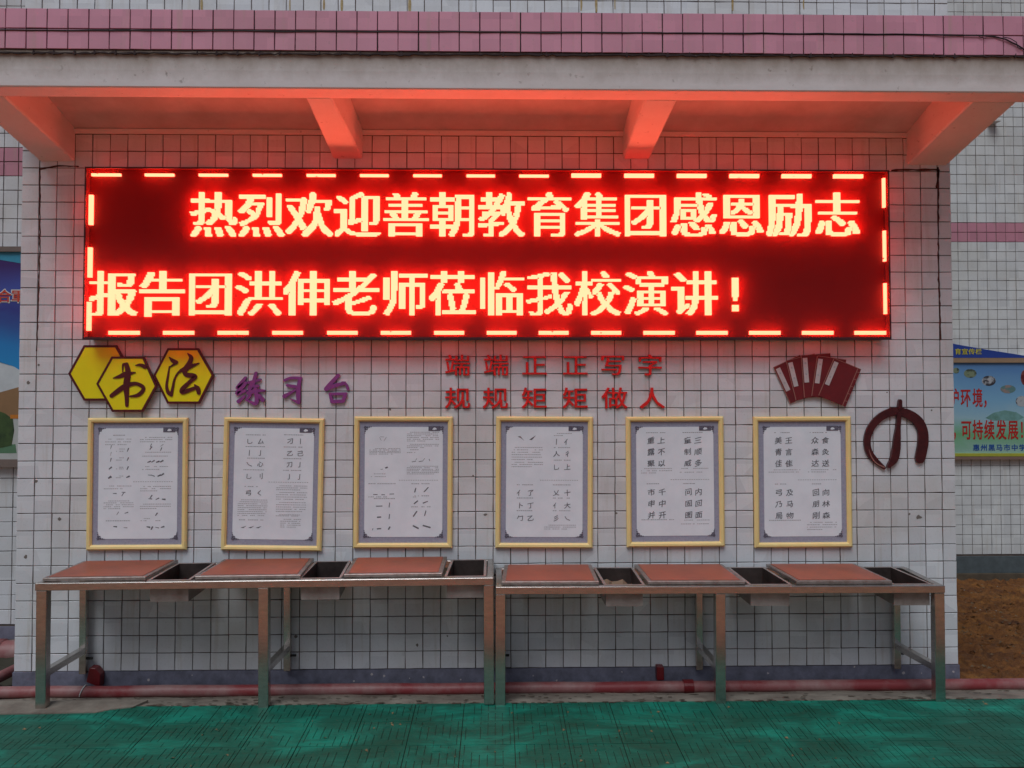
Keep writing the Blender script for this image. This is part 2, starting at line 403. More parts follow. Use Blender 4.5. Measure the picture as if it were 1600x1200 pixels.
# =================================================================== GROUND
GX0 = 2.7275
j_x, j_y = on_floor(806, 1200); _, j_row = on_floor(810, 1163)
PP = 0.25
ground = MB().box(-60, 60, -90, -1.32, -0.6, -0.004).build('sports_ground', M_TRACK); tag(ground, kind='structure')
line = MB().box(-60, 60, -2.06, -1.92, -0.003, 0.001).build('yellow_ground_line', M_YLINE); tag(line, kind='structure')
bed = MB().box(-8, 14, -1.318, -0.402, -0.3, -0.009).build('paving_bed', M_JOINT)
tag(bed, kind='structure')
def paver_variant(seed, vertical=True):
    """one embossed paver: its grooves are real channels cut on a fine grid"""
    r = random.Random(seed); W_ = PP - 0.0035; D_ = 0.0035; gw = 0.0028
    grooves = []
    k = 7
    for i in range(k):
        x = -W_/2 + W_ * (i + 0.5) / k
        grp = (i // 3 + seed) % 3
        segs = {0: [(-0.5, -0.08), (0.08, 0.5)], 1: [(-0.26, 0.22), (0.36, 0.5)], 2: [(-0.5, -0.30), (-0.16, 0.36)]}[grp]
        for a, b_ in segs:
            if r.random() < .22: continue
            grooves.append((x, max(-.5*W_, a * W_ + r.uniform(-.012, .012)), min(.5*W_, b_ * W_ + r.uniform(-.012, .012))))
    bridges = []
    for gi in range(seed % 2, k - 1, 3):      # short cross channels join neighbours into the maze pattern
        x = -W_/2 + W_ * (gi + 0.5) / k
        bridges.append((x, x + W_ / k, (0.36 - 0.1 * (gi % 2)) * W_))
    xs = sorted({-W_/2, W_/2} | {g[0] - gw/2 for g in grooves} | {g[0] + gw/2 for g in grooves})
    ys = sorted({-W_/2, W_/2} | {round(g[1], 5) for g in grooves} | {round(g[2], 5) for g in grooves} | {b[2] for b in bridges} | {b[2] + gw for b in bridges})
    def low(cx, cy):
        for x, a, b_ in grooves:
            if abs(cx - x) < gw/2 and a < cy < b_: return True
        for x0, x1, y in bridges:
            if x0 - gw/2 < cx < x1 + gw/2 and y < cy < y + gw: return True
        return False
    mb = MB(); nx, ny = len(xs) - 1, len(ys) - 1
    H = [[-D_ if low((xs[i]+xs[i+1])/2, (ys[j]+ys[j+1])/2) else 0.0 for j in range(ny)] for i in range(nx)]
    for i in range(nx):
        for j in range(ny):
            z = H[i][j]; x0, x1, y0, y1 = xs[i], xs[i+1], ys[j], ys[j+1]
            mb.add([(x0,y0,z),(x1,y0,z),(x1,y1,z),(x0,y1,z)], [(0,1,2,3)])
            zr = H[i+1][j] if i + 1 < nx else -0.02
            if zr != z: mb.add([(x1,y0,z),(x1,y1,z),(x1,y1,zr),(x1,y0,zr)], [(0,1,2,3)])
            zu = H[i][j+1] if j + 1 < ny else -0.02
            if zu != z: mb.add([(x0,y1,z),(x1,y1,z),(x1,y1,zu),(x0,y1,zu)], [(0,1,2,3)])
    mb.add([(-W_/2,-W_/2,0),(-W_/2,W_/2,0),(-W_/2,W_/2,-.02),(-W_/2,-W_/2,-.02)], [(0,1,2,3)])
    mb.add([(-W_/2,-W_/2,0),(W_/2,-W_/2,0),(W_/2,-W_/2,-.02),(-W_/2,-W_/2,-.02)], [(0,1,2,3)])
    mb.v = [(x, y * (PP - .0022) / W_, z) for x, y, z in mb.v]
    if not vertical: mb.v = [(y, x, z) for x, y, z in mb.v]
    me = bpy.data.meshes.new('paver'); me.from_pydata(mb.v, [], mb.f); me.materials.append(M_PAVER); return me
PV = [paver_variant(0), paver_variant(1), paver_variant(2), paver_variant(4), paver_variant(5)]
paving = tag(empty('green_paving', (0, -0.42, 0)), kind='structure')
y_top = j_row + PP * math.ceil((-0.42 - j_row) / PP)
for iy in range(6):
    yc = y_top - PP * (iy + 0.5)
    if yc - PP/2 < -1.33: continue
    for ix in range(-22, 24):
        xc = j_x + PP * (ix + 0.5)
        if xc < -2.6 or xc > 8.2: continue
        if yc + PP/2 > -0.40:      # the last row is cut short against the gutter
            me = PV[(ix * 3 + iy) % 5]
            o = link_mesh('paver', me, None, paving); y1 = -0.405; y0 = yc - PP/2
            f_ = (y1 - y0 - .006) / (PP - .006)
            if f_ < 0.12: bpy.data.objects.remove(o); continue
            o.scale = (1, f_, 1); o.location = (xc, (y0 + y1) / 2 + 0.42, random.uniform(-.0012, 0))
        else:
            o = link_mesh('paver', PV[random.choice([0, 1, 2, 3, 0, 1, 2, 3, 4])], None, paving)
            o.location = (xc, yc + 0.42, random.uniform(-.0012, 0))
            if random.random() < 0.5: o.rotation_euler.z = math.pi
        o.rotation_euler.x += random.gauss(0, .002)

# concrete gutter between the paving and the wall, uneven edge
gut = MB(); nseg = 90; xs = [(-4 + 14 * i / nseg) for i in range(nseg + 1)]
prof = [(-0.403, -0.004), (-0.34, -0.012), (-0.24, -0.036), (-0.14, -0.068), (0.02, -0.085)]
V = []
for x in xs:
    for k, (y, z) in enumerate(prof):
        V.append((x, y, z + (random.gauss(0, .0035) if k else -0.001)))
Fc = [(i*5+k, (i+1)*5+k, (i+1)*5+k+1, i*5+k+1) for i in range(nseg) for k in range(4)]
gut.add(V, Fc); g_o = gut.build('concrete_gutter', M_CONC); tag(g_o, kind='structure')
patch = MB(); a = [(-4, -.50), (.1, -.497), (.45, -.492), (.70, -.485), (.76, -.45), (.86, -.42), (.90, -.34), (-4, -.34)]
patch.add([(x, y, 0.004) for x, y in a] + [(x, y, -0.035) for x, y in a], [tuple(range(8))] + [(i, (i+1) % 8, (i+1) % 8 + 8, i + 8) for i in range(8)])
tag(patch.build('concrete_patch', M_CONC), kind='structure')
for k, (px0, px1, py) in enumerate([(1230, 1300, 1090), (560, 640, 1092), (1400, 1480, 1092)]):
    pts = []
    for q in range(12):
        th = q / 12 * 2 * math.pi; X, Y = on_floor((px0+px1)/2 + (px1-px0)/2*math.cos(th)*random.uniform(.8, 1.1), py + 4.5*math.sin(th)*random.uniform(.7, 1.1))
        pts.append((X, min(Y, -0.424), 0.003 + 0.0004 * k))
    mb = MB(); mb.add(pts, [tuple(range(12))]); tag(mb.build('soil_smear', M_JOINT), kind='stuff')

def soil(x0, x1, y0, y1, za, zb, nx, ny, mat):
    mb = MB(); V = []
    for j in range(ny + 1):
        for i in range(nx + 1):
            t = j / ny
            V.append((x0 + (x1-x0)*i/nx + random.gauss(0, .01), y0 + (y1-y0)*t, za + (zb-za)*t + random.gauss(0, .014) + 0.02*math.sin(i*.9+j*.7)*math.sin(j*.31)))
    mb.add(V, [(j*(nx+1)+i, j*(nx+1)+i+1, (j+1)*(nx+1)+i+1, (j+1)*(nx+1)+i) for j in range(ny) for i in range(nx)])
    return tag(mb.build('soil', mat, smooth=True), kind='structure')
soil(5.30, 13, 0.0, 3.52, -0.075, -0.43, 220, 130, M_SOIL)
cl = MB()
for _ in range(520):
    t = random.random(); x, y = random.uniform(5.42, 9.5), .04 + 3.4*t; z = -.075 - .355*t - .004; r = random.uniform(.008, .035)
    k = 5; ring1 = [(x + r*random.uniform(.7, 1.3)*math.cos(q*2*math.pi/k), y + r*random.uniform(.7, 1.3)*math.sin(q*2*math.pi/k), z) for q in range(k)]
    ring2 = [(x + r*.55*random.uniform(.7, 1.3)*math.cos(q*2*math.pi/k + .3), y + r*.55*random.uniform(.7, 1.3)*math.sin(q*2*math.pi/k + .3), z + r*random.uniform(.5, .8)) for q in range(k)]
    cl.add(ring1 + ring2, [(q, (q+1) % k, (q+1) % k + k, q + k) for q in range(k)] + [tuple(range(k, 2*k))])
tag(cl.build('soil_clods', M_SOIL), kind='stuff')
soil(-5, 0.05, 0.0, 1.05, -0.10, -0.20, 60, 20, M_JOINT)
tag(MB().box(-40, 60, 0.02, 60, -1.2, -0.62).build('lower_ground', M_SOIL), kind='structure')

# =================================================================== THE DISPLAY WALL
# the wall's foot: grime and washed-in soil along the gutter
gr_ = MB()
for _ in range(420):
    x = random.uniform(-.5, 6.2); y = random.choice([random.gauss(-.405, .006), random.uniform(-.40, -.15)]); 
    z = 0.001 if y < -.403 else np.interp(y, [-.403, -.34, -.24, -.14], [-.002, -.010, -.034, -.066]) + .004
    r = random.uniform(.004, .016); k = 6
    gr_.add([(x + r*random.uniform(.6, 2.2)*math.cos(q*2*math.pi/k), y + r*.5*math.sin(q*2*math.pi/k), z + .0008*random.random()) for q in range(k)], [tuple(range(k))])
tag(gr_.build('washed_in_soil', plain('dark_silt', (.045, .032, .022), .95, col2=(.10, .075, .05), scale=30)), kind='stuff')
WX1 = 5.38
wall = tag(empty('display_wall', (0, 0, 0)), 'white tiled screen wall with pink fascia canopy holding the lit display', 'wall')
core = MB().box(0.004, WX1 - 0.004, 0.005, 0.30, -0.3, 4.30).build('wall_core', M_GROUT, wall)
PZ = 0.0985; ZT = 2.785
LX0, LZ1 = at(133, 261, -0.115); LX1, LZ0 = at(1392.5, 530, -0.115)
cells = []; top = []
def hidden(x, z):
    if LX0 + .06 < x < LX1 - .06 and LZ0 + .06 < z < LZ1 - .06: return True
    for fx in (0.4, 1.16, 1.905, 2.714, 3.463, 4.2):
        if fx + .05 < x < fx + .51 and .76 < z < 1.40: return True
    return False
for i in range(54):
    for j in range(-3, 28):
        x = 0.05 + 0.1 * i; z = ZT - PZ * (j + 0.5)
        if i == 53: x = 5.34
        h_ = hidden(x, z)
        key = (math.hypot(x - CX, CD) * 0 + (0 if not h_ else 50) + (x if z > .62 else x + 30))
        (cells.append((x, z, key)) if i < 53 else top.append((x, z, 0)))
    for j in range(10):
        x = 0.05 + 0.1 * i; z = 3.538 + PZ * j - 0.002
        if i == 53: x = 5.34
        (cells.append((x, z, 99)) if i < 53 else top.append((x, z, 0)))
lay_tiles(wall, cells, 0.0055, 0.0952, 0.0937, 0.0055, M_TILE, 300)
lay_tiles(wall, top, 0.0055, 0.074, 0.0937, 0.0055, M_TILE, 0, rest='edge_tiles')
side = MB()
for sx, xx in ((-1, 0.004), (1, WX1 - 0.004)):
    for j in range(-3, 28):
        for k in range(3):
            z = ZT - PZ * (j + 0.5); y = 0.012 + 0.096 * k
            side.box(min(xx, xx + sx*.0055), max(xx, xx + sx*.0055), y, y + 0.091, z - .0468, z + .0468)
tag(side.build('side_tiles', M_TILE, wall), kind='stuff')
MB().box(-0.002, WX1 + 0.002, -0.006, 0.302, -0.29, 0.0255).build('base_band', M_BASE, wall)
spl = MB()
for (px, py) in ((581,1054),(553,1064),(640,1060),(662,1058),(833,1056),(870,1063),(972,1050),(1335,1042),(1412,1052),(1440,1052),(1500-10,1050),(720,1062),(600,1056),(300,1055),(232,1062),(1200,1052)):
    X, Z = at(px, py, -0.008); r = random.uniform(.003, .009)
    spl.prism([(X + r*math.cos(a)*random.uniform(.5, 1.3), Z + r*math.sin(a)*random.uniform(.5, 1.5)) for a in [k*math.pi/3 for k in range(6)]], -0.0075, -0.006)
tag(spl.build('paint_splash', M_LABEL, wall), kind='stuff')
# rusty caulked joints where an old frame was fixed
def stain(path, w):
    mb = MB(); tf = lambda px, py: at(px, py, -0.001)
    pts = []
    for (a, b_) in zip(path[:-1], path[1:]):
        n = max(2, int(math.hypot(b_[0]-a[0], b_[1]-a[1]) / 6))
        for k in range(n): t = k / n; pts.append((a[0]+(b_[0]-a[0])*t + random.gauss(0, .35), a[1]+(b_[1]-a[1])*t + random.gauss(0, .35), w*random.uniform(.55, 1.35)))
    pts.append((path[-1][0], path[-1][1], w))
    brush(mb, pts, -0.0016, 0.004, tf, sub=2); return mb
stain([(62, 264), (62, 400), (57, 548)], 1.7).build('caulk_joint', M_RUST, wall)
stain([(62, 264), (90, 259), (122, 260)], 2.2).build('caulk_joint', M_RUST, wall)
stain([(1393, 266), (1440, 265), (1467, 266)], 3.0).build('caulk_joint', M_RUST, wall)
stain([(1466, 262), (1466, 400), (1470, 530)], 2.3).build('caulk_joint', M_RUST, wall)
stain([(1465, 262), (1466, 280), (1464, 292)], 4).build('caulk_joint', M_RUST, wall)

M_OCHRE = plain('ochre_run_stain', (0.33, 0.20, 0.06), 0.8, col2=(0.5, 0.42, 0.25), scale=40)
for px, w_, ln_ in ((315, 4, 14), (453, 2, 14), (506, 3, 12), (534, 4, 14), (640, 5, 17), (908, 3, 14), (932, 4, 16), (961, 2, 12), (1145, 3, 14), (1256, 2, 12)):
    mb = MB(); brush(mb, [(px, -6, w_*.5), (px + random.uniform(-.5, .5), 6, w_), (px, 2 + ln_, w_*.7)], -0.0012, 0.004, lambda a_, b_: at(a_, b_, -.001))
    tag(mb.build('run_stain', M_OCHRE, wall), kind='stuff')
spots = MB()
for (px, py, r) in ((93, 811, 2.6), (1436, 808, 4.5), (1421, 803, 2), (758, 804, 3), (739, 743, 1.5), (57, 752, 2.5), (60, 570, 2), (462, 994, 3), (652, 1008, 2.5), (610, 640, 2), (1386, 613, 1.5), (1456, 641, 1.5), (1325, 841, 1.4), (963, 802, 2), (44, 598, 3), (40, 870, 3), (699, 994, 1.5), (716, 868, 1.4), (96, 1180, 1)):
    X, Z = at(px, py, -.0005); r = r / 273
    spots.prism([(X + r*random.uniform(.5, 1.2)*math.cos(t), Z + r*random.uniform(.5, 1.2)*math.sin(t)) for t in [i*math.pi/4 for i in range(8)]], -.0008, .001)
tag(spots.build('dirt_spot', plain('dull_spot', (.20, .17, .15), .8), wall), kind='stuff')

# canopy of the wall
can = MB().profile([(-0.712, 3.486), (-0.712, 3.282), (-0.708, 3.19), (-0.700, 3.112), (-0.694, 3.106), (-0.575, 3.101), (-0.57, 3.106), (-0.566, 3.345), (-0.569, 3.486)], -0.02, 5.455).build('canopy', M_PLASTER, wall)
MB().profile([(-0.5655, 3.345), (0.0, 3.108), (0.0, 3.486), (-0.5655, 3.486)], -0.019, 5.454).build('ceiling_slab', M_PLASTER_SHADE, can)
MB().profile([(-0.004, 3.082), (-0.010, 3.090), (-0.014, 3.108), (0.003, 3.108), (0.003, 3.082)], 0.02, 5.36).build('plaster_fillet', M_PLASTER, wall)
fas = [( -0.02 + 0.05 + 0.1 * i, z, 0) for i in range(54) for z in (3.4335, 3.3345)]
off = at(293/4*1.0, 60, -0.72)[0] % 0.1
me_f = tile_mesh('fascia_tile', 0.0955, 0.0955, 0.006, M_PINK)
MB().box(-0.02, 5.455, -0.7145, -0.7125, 3.283, 3.485).build('fascia_bed', M_GROUTP, can)
for i in range(-1, 55):
    for q, z in enumerate((3.4355, 3.3345)):
        x = off + 0.1 * i + 0.05
        if x < 0.03 or x > 5.42: continue
        o = link_mesh('fascia_tile', me_f, None, can); o.location = (x + random.uniform(-.001, .001), -0.7145, z + random.uniform(-.001, .001))
        o.rotation_euler = (random.gauss(0, .008), random.gauss(0, .006), random.gauss(0, .008))
gl = MB(); pts = []
for px in range(-40, 1640, 7):
    pts.append((px, 82 + 6*px/1600 + random.gauss(0, .6), max(.7, random.gauss(1.9, .8) + (1.2 if 560 < px < 1200 else 0)*random.random())))
brush(gl, pts, -0.7225, -0.714, lambda a_, b_: at(a_, b_, -.721), sub=1)
for px in range(20, 1600, 32):
    if random.random() < .7:
        x_ = px + random.uniform(-2, 2); brush(gl, [(x_, 83 + 6*px/1600, random.uniform(2, 5)), (x_ + random.uniform(-1, 1), 78 + 6*px/1600, 1)], -0.7222, -0.715, lambda a_, b_: at(a_, b_, -.721), sub=1)
gl.build('grime_line', M_GROUTP, can)
def haunch(wx0, wx1, fx0, fx1, zw):
    mb = MB(); V = []
    for (y, zb, zt, x0, x1) in ((-0.5735, 3.099, 3.36, fx0, fx1), (-0.30, (3.10+zw)/2 + .004, 3.25, (wx0+fx0)/2, (wx1+fx1)/2), (-0.0, zw, 3.125, wx0, wx1)):
        b = 0.008
        V += [(x0, y, zt), (x0, y, zb + b), (x0 + b, y, zb), (x1 - b, y, zb), (x1, y, zb + b), (x1, y, zt)]
    fs = [(i*6+k, i*6+(k+1) % 6, (i+1)*6+(k+1) % 6, (i+1)*6+k) for i in range(2) for k in range(6)] + [tuple(range(6)), tuple(range(17, 11, -1))]
    mb.add(V, fs); return mb.build('haunch', M_PLASTER, can)
haunch(1.775, 1.945, 1.755, 1.885, 2.945)
haunch(3.455, 3.61, 3.475, 3.64, 2.95)
haunch(0.10, 0.30, 0.05, 0.25, 2.922)
haunch(5.12, 5.36, 5.16, 5.395, 2.922)

# =================================================================== LED DISPLAY
led = tag(empty('led_display', (0, 0, 0)), 'long black LED display with two lines of glowing red and white characters', 'display')
YF, YP = -0.115, -0.062      # front of the casing, plane of the diodes
bz = 0.010
cs = MB()
cs.box(LX0, LX1, YP + 0.002, -0.002, LZ0, LZ1)
cs.build('casing', M_CASE, led)
# fifteen by six diode modules with hairline seams
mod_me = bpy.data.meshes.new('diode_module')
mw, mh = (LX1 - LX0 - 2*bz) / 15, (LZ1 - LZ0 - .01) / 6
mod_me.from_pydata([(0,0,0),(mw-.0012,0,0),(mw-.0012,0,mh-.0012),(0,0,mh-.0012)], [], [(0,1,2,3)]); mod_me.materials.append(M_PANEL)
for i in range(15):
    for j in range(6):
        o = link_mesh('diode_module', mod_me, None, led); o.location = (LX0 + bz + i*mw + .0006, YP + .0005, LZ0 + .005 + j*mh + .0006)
M_LIT = emis('lit_diodes', (1.0, 0.118, 0.060), 11.2)
DP = 0.0074                      # diode pitch
def raster(ch, n=36):
    v, t, _ = glyph(ch); im = np.zeros((n, n), bool)
    p = (v * 1.0 + 0.5) * n
    yy, xx = np.mgrid[0:n, 0:n]; gx = xx + .5; gy = yy + .5
    for a, b, c in t:
        A, B, C_ = p[a], p[b], p[c]
        x0, x1 = max(int(min(A[0], B[0], C_[0])) - 1, 0), min(int(max(A[0], B[0], C_[0])) + 2, n)
        y0, y1 = max(int(min(A[1], B[1], C_[1])) - 1, 0), min(int(max(A[1], B[1], C_[1])) + 2, n)
        if x0 >= x1 or y0 >= y1: continue
        X, Y = gx[y0:y1, x0:x1], gy[y0:y1, x0:x1]
        d1 = (B[0]-A[0])*(Y-A[1]) - (B[1]-A[1])*(X-A[0]); d2 = (C_[0]-B[0])*(Y-B[1]) - (C_[1]-B[1])*(X-B[0]); d3 = (A[0]-C_[0])*(Y-C_[1]) - (A[1]-C_[1])*(X-C_[0])
        im[y0:y1, x0:x1] |= ((d1 >= 0) & (d2 >= 0) & (d3 >= 0)) | ((d1 <= 0) & (d2 <= 0) & (d3 <= 0))
    r = im.copy(); r[:, 1:] |= im[:, :-1]; w2 = r.copy(); w2[:, :-1] |= r[:, 1:]
    gap = w2 & ~r & np.roll(im, 2, 1); r = w2 & ~gap      # heavier verticals, narrow counters kept open
    return r
def lit(mb, im, X0, Z0):
    n = im.shape[0]
    for j in range(n):
        row = im[j]; i = 0
        while i < im.shape[1]:
            if row[i]:
                k = i
                while k < im.shape[1] and row[k]: k += 1
                x0, x1 = X0 + i*DP + .0006, X0 + k*DP - .0006; z0, z1 = Z0 + j*DP + .0007, Z0 + (j+1)*DP - .0007
                mb.add([(x0, YP - .001, z0), (x1, YP - .001, z0), (x1, YP - .001, z1), (x0, YP - .001, z1)] + [(x0, YP - .019, z0), (x1, YP - .019, z0), (x1, YP - .019, z1), (x0, YP - .019, z1)], [(4, 5, 6, 7), (0, 1, 5, 4), (1, 2, 6, 5), (2, 3, 7, 6), (3, 0, 4, 7)])  # diode bodies deepened so their sides throw red light toward the wall
                i = k
            else: i += 1
for txt, c0, c1, yy in ((LINE1, 334.5, 1307.5, 337.5), (LINE2, 179, 1160, 460.5)):
    n = len(txt)
    for k, ch in enumerate(txt):
        px = c0 + (c1 - c0) * k / (n - 1)
        if ch == '！': px = 1147
        X, Z = at(px, yy, YP)
        if ch == '！':
            im = np.zeros((36, 36), bool); im[13:31, 16:21] = True; im[5:10, 16:21] = True; im[13:16, 16] = False; im[13:16, 20] = False
        else: im = raster(ch)
        mb = MB(); lit(mb, im, X - 18*DP, Z - 18*DP)
        o = mb.build('character', M_LIT, led)
def dash(px0, px1, py0, py1):
    x0, z1 = at(px0, py0, YP); x1, z0 = at(px1, py1, YP)
    nx, nz = max(2, round((x1-x0)/DP)), max(2, round((z1-z0)/DP)); im = np.ones((nz, nx), bool)
    if random.random() < .25: im[random.randrange(nz), random.randrange(nx)] = False     # a dead diode here and there
    mb = MB(); lit(mb, im, x0, z0); mb.build('border_dash', M_LIT, led)
for k, x in enumerate((145, 228, 312, 396, 480, 563, 646, 729, 811, 892.5, 975, 1057, 1139, 1220.5, 1301)):
    y = 273.5 + 3.2 * k / 14; dash(x, x + 45.5, y - 2.6, y + 2.6)
for k, x in enumerate((171.5, 256.5, 341.5, 426.5, 512, 595.5, 678.5, 760.5, 841.5, 923.5, 1005, 1087.5, 1170, 1252.5, 1334.5)):
    dash(x, x + 47.5, 518, 523.2)
for x, y0, y1 in ((143.6, 306, 352), (142, 387.5, 434), (140.3, 471, 517), (1379.7, 279, 325), (1380.8, 361, 409), (1381.9, 443.5, 491)):
    dash(x - 2.5, x + 2.5, y0, y1)
# added front sheet: mostly clear, scatters the diodes' light into a red halo
def sheet_mat(name, share, tint, clear):
    m = bpy.data.materials.new(name); m.use_nodes = True; nt = m.node_tree; nt.nodes.clear()
    tr = N(nt, 'ShaderNodeBsdfTransparent'); tr.inputs[0].default_value = (*clear, 1)
    tl = N(nt, 'ShaderNodeBsdfTranslucent'); tl.inputs[0].default_value = (*tint, 1)
    mx = N(nt, 'ShaderNodeMixShader'); mx.inputs[0].default_value = share
    nt.links.new(tr.outputs[0], mx.inputs[1]); nt.links.new(tl.outputs[0], mx.inputs[2])
    o = N(nt, 'ShaderNodeOutputMaterial'); nt.links.new(mx.outputs[0], o.inputs[0]); return m
cv = MB(); cv.add([(LX0, YF+.004, LZ0), (LX1, YF+.004, LZ0), (LX1, YF+.004, LZ1), (LX0, YF+.004, LZ1)], [(0,1,2,3)])
cv.build('added_halo_sheet', sheet_mat('halo_scatter', 0.215, (1.0, 0.045, 0.04), (0.97, 0.97, 0.97)), led)
sd_ = MB()      # added translucent sides, made up so red glow reaches the wall
for (p, q) in (((LX0, LZ0), (LX1, LZ0)), ((LX1, LZ0), (LX1, LZ1)), ((LX1, LZ1), (LX0, LZ1)), ((LX0, LZ1), (LX0, LZ0))):
    sd_.add([(p[0], YF+.004, p[1]), (q[0], YF+.004, q[1]), (q[0], YP+.002, q[1]), (p[0], YP+.002, p[1])], [(0,1,2,3)])
sd_.build('added_glow_side', sheet_mat('glow_side_scatter', 0.97, (1.0, 0.08, 0.06), (0.9, 0.5, 0.5)), led)
rim_ = MB()
for (x0, x1, z0, z1) in ((LX0-.002, LX1+.002, LZ0-.003, LZ0+.012), (LX0-.002, LX1+.002, LZ1-.006, LZ1+.002), (LX0-.002, LX0+.005, LZ0+.0121, LZ1-.0061), (LX1-.005, LX1+.002, LZ0+.0121, LZ1-.0061)):
    rim_.box(x0, x1, YF, YF+.008, z0, z1)
rim_.build('rim', M_CASE, led)

# =================================================================== WALL LETTERING
for r_i, (txt, cy) in enumerate(((RED1, 571), (RED2, 622.5))):
    xs_ = (715, 775.5, 835, 899, 957.5, 1016) if r_i == 0 else (715, 774, 835, 899, 960.5, 1019)
    for k, ch in enumerate(txt):
        X, Z = at(xs_[k], cy, -0.014)
        mb = MB(); add_glyph(mb, glyph(ch, 0.009), 0, 0, 0.150, 0.126, 0, 0.012)
        o = mb.build('wall_character', M_REDL); o.location = (X, -0.014, Z)
        order = {0: 'first', 1: 'second', 2: 'third', 3: 'fourth', 4: 'fifth', 5: 'sixth'}[k]
        tag(o, 'red character %s, %s from the left in the %s red row on white tiles' % (ch, order, 'upper' if r_i == 0 else 'lower'), 'letter', 'red characters on the tiled wall')
O1 = lambda x, y: at(340 + x / 6.957, 560 + y / 6.957, -0.014)
PUR = {'练': [[(300,210,30),(215,325,45),(300,270,42)], [(290,290,35),(210,380,45),(300,350,32)], [(295,410,22),(225,468,42)], [(335,262,30),(400,248,32),(462,230,24)],
              [(415,160,34),(390,260,42),(345,330,42)], [(330,375,40),(420,352,44),(508,350,18)], [(350,300,32),(440,300,30)], [(410,330,40),(425,420,45),(412,492,40),(320,455,16)], [(355,395,32),(315,452,30)], [(450,400,32),(490,452,45)]],
       '习': [[(725,238,28),(800,212,30),(902,215,32)], [(895,215,34),(880,300,42),(875,400,48),(880,482,36)], [(880,482,34),(790,440,8)], [(755,292,30),(842,308,38)], [(725,412,45),(855,338,16)]],
       '台': [[(1310,185,38),(1230,270,42),(1175,332,42)], [(1178,335,40),(1260,300,45),(1350,278,34),(1395,280,24),(1415,330,32)], [(1330,290,10),(1350,258,12),(1388,258,12)],
              [(1222,388,32),(1242,470,38)], [(1240,470,38),(1362,465,38)], [(1220,386,28),(1392,384,34)], [(1390,388,34),(1362,465,38)]]}
for k, (ch, st) in enumerate(PUR.items()):
    mb = MB()
    for q, s_ in enumerate(st): brush(mb, s_, -0.014 - 0.00035 * q, -0.002, O1)
    o = mb.build('wall_character', M_PURPLE)
    tag(o, 'purple brush character %s, %s of three right of the yellow hexagons' % (ch, ('leftmost', 'middle', 'rightmost')[k]), 'letter', 'purple brush characters')

# =================================================================== HEXAGON BOARDS
hx = lambda Y: (lambda x, y: at(100 + x / 6.667, 530 + y / 6.667, Y))
def hexagon(pts, y0, label, strokes=()):
    tf = hx(y0); root = tag(empty('hexagon_board', (0, 0, 0)), label, 'sign', 'yellow hexagon boards')
    P = [tf(*p) for p in pts]
    c = (sum(p[0] for p in pts)/6, sum(p[1] for p in pts)/6)
    inn = [(c[0] + (p[0]-c[0])*0.918, c[1] + (p[1]-c[1])*0.918) for p in pts]
    Q = [tf(*p) for p in inn]
    rim = MB(); v = [(x, y0, z) for x, z in P] + [(x, y0, z) for x, z in Q] + [(x, y0 + .012, z) for x, z in P]
    rim.add(v, [(i, (i+1) % 6, (i+1) % 6 + 6, i + 6) for i in range(6)] + [(i, (i+1) % 6, (i+1) % 6 + 12, i + 12) for i in range(6)])
    rim.build('rim', M_MAROON, root)
    MB().prism(Q, y0 + 0.001, y0 + .011).build('face', M_YEL, root)
    if strokes:
        mb = MB()
        for q, s_ in enumerate(strokes): brush(mb, s_, y0 - .003 - .0003*q, y0 + .0008, tf)
        mb.build('character', M_MAROON, root)
SHU = [[(515,405,10),(580,388,38),(650,362,52),(742,347,12)], [(650,258,28),(617,268,22),(612,345,8)], [(652,262,42),(668,350,58),(650,480,64),(655,600,44),(656,690,34)],
       [(495,590,40),(560,540,48),(640,488,52),(740,462,38),(815,490,38),(825,530,38),(770,582,38),(690,595,16)], [(750,272,12),(800,268,32),(845,288,42)]]
FA = [[(1098,188,10),(1135,225,42),(1172,240,38)], [(1172,245,32),(1105,290,10)], [(1100,285,12),(1085,380,20),(1070,480,26),(1085,550,38),(1118,578,40)], [(1118,578,34),(1135,500,26),(1152,420,20),(1190,350,20),(1250,315,42)],
      [(1292,150,14),(1325,190,42),(1312,240,48),(1270,310,58)], [(1220,326,32),(1300,290,48),(1405,250,12)], [(1250,322,46),(1275,368,48),(1340,378,50),(1365,395,46),(1310,445,38),(1235,520,46),(1240,552,44),(1330,520,38),(1395,500,30)], [(1362,475,14),(1395,515,46),(1405,560,38)]]
hexagon([(42,360),(205,62),(545,62),(712,350),(545,640),(205,640)], -0.016, 'blank yellow hexagon board behind its neighbour, left end of the trio')
hexagon([(335,465),(495,180),(830,180),(970,490),(822,757),(500,757)], -0.032, 'yellow hexagon board with maroon brush character 书, lowest of the trio', SHU)
hexagon([(930,378),(1078,93),(1400,93),(1562,375),(1412,672),(1075,672)], -0.018, 'yellow hexagon board with maroon brush character 法, right end of the trio', FA)

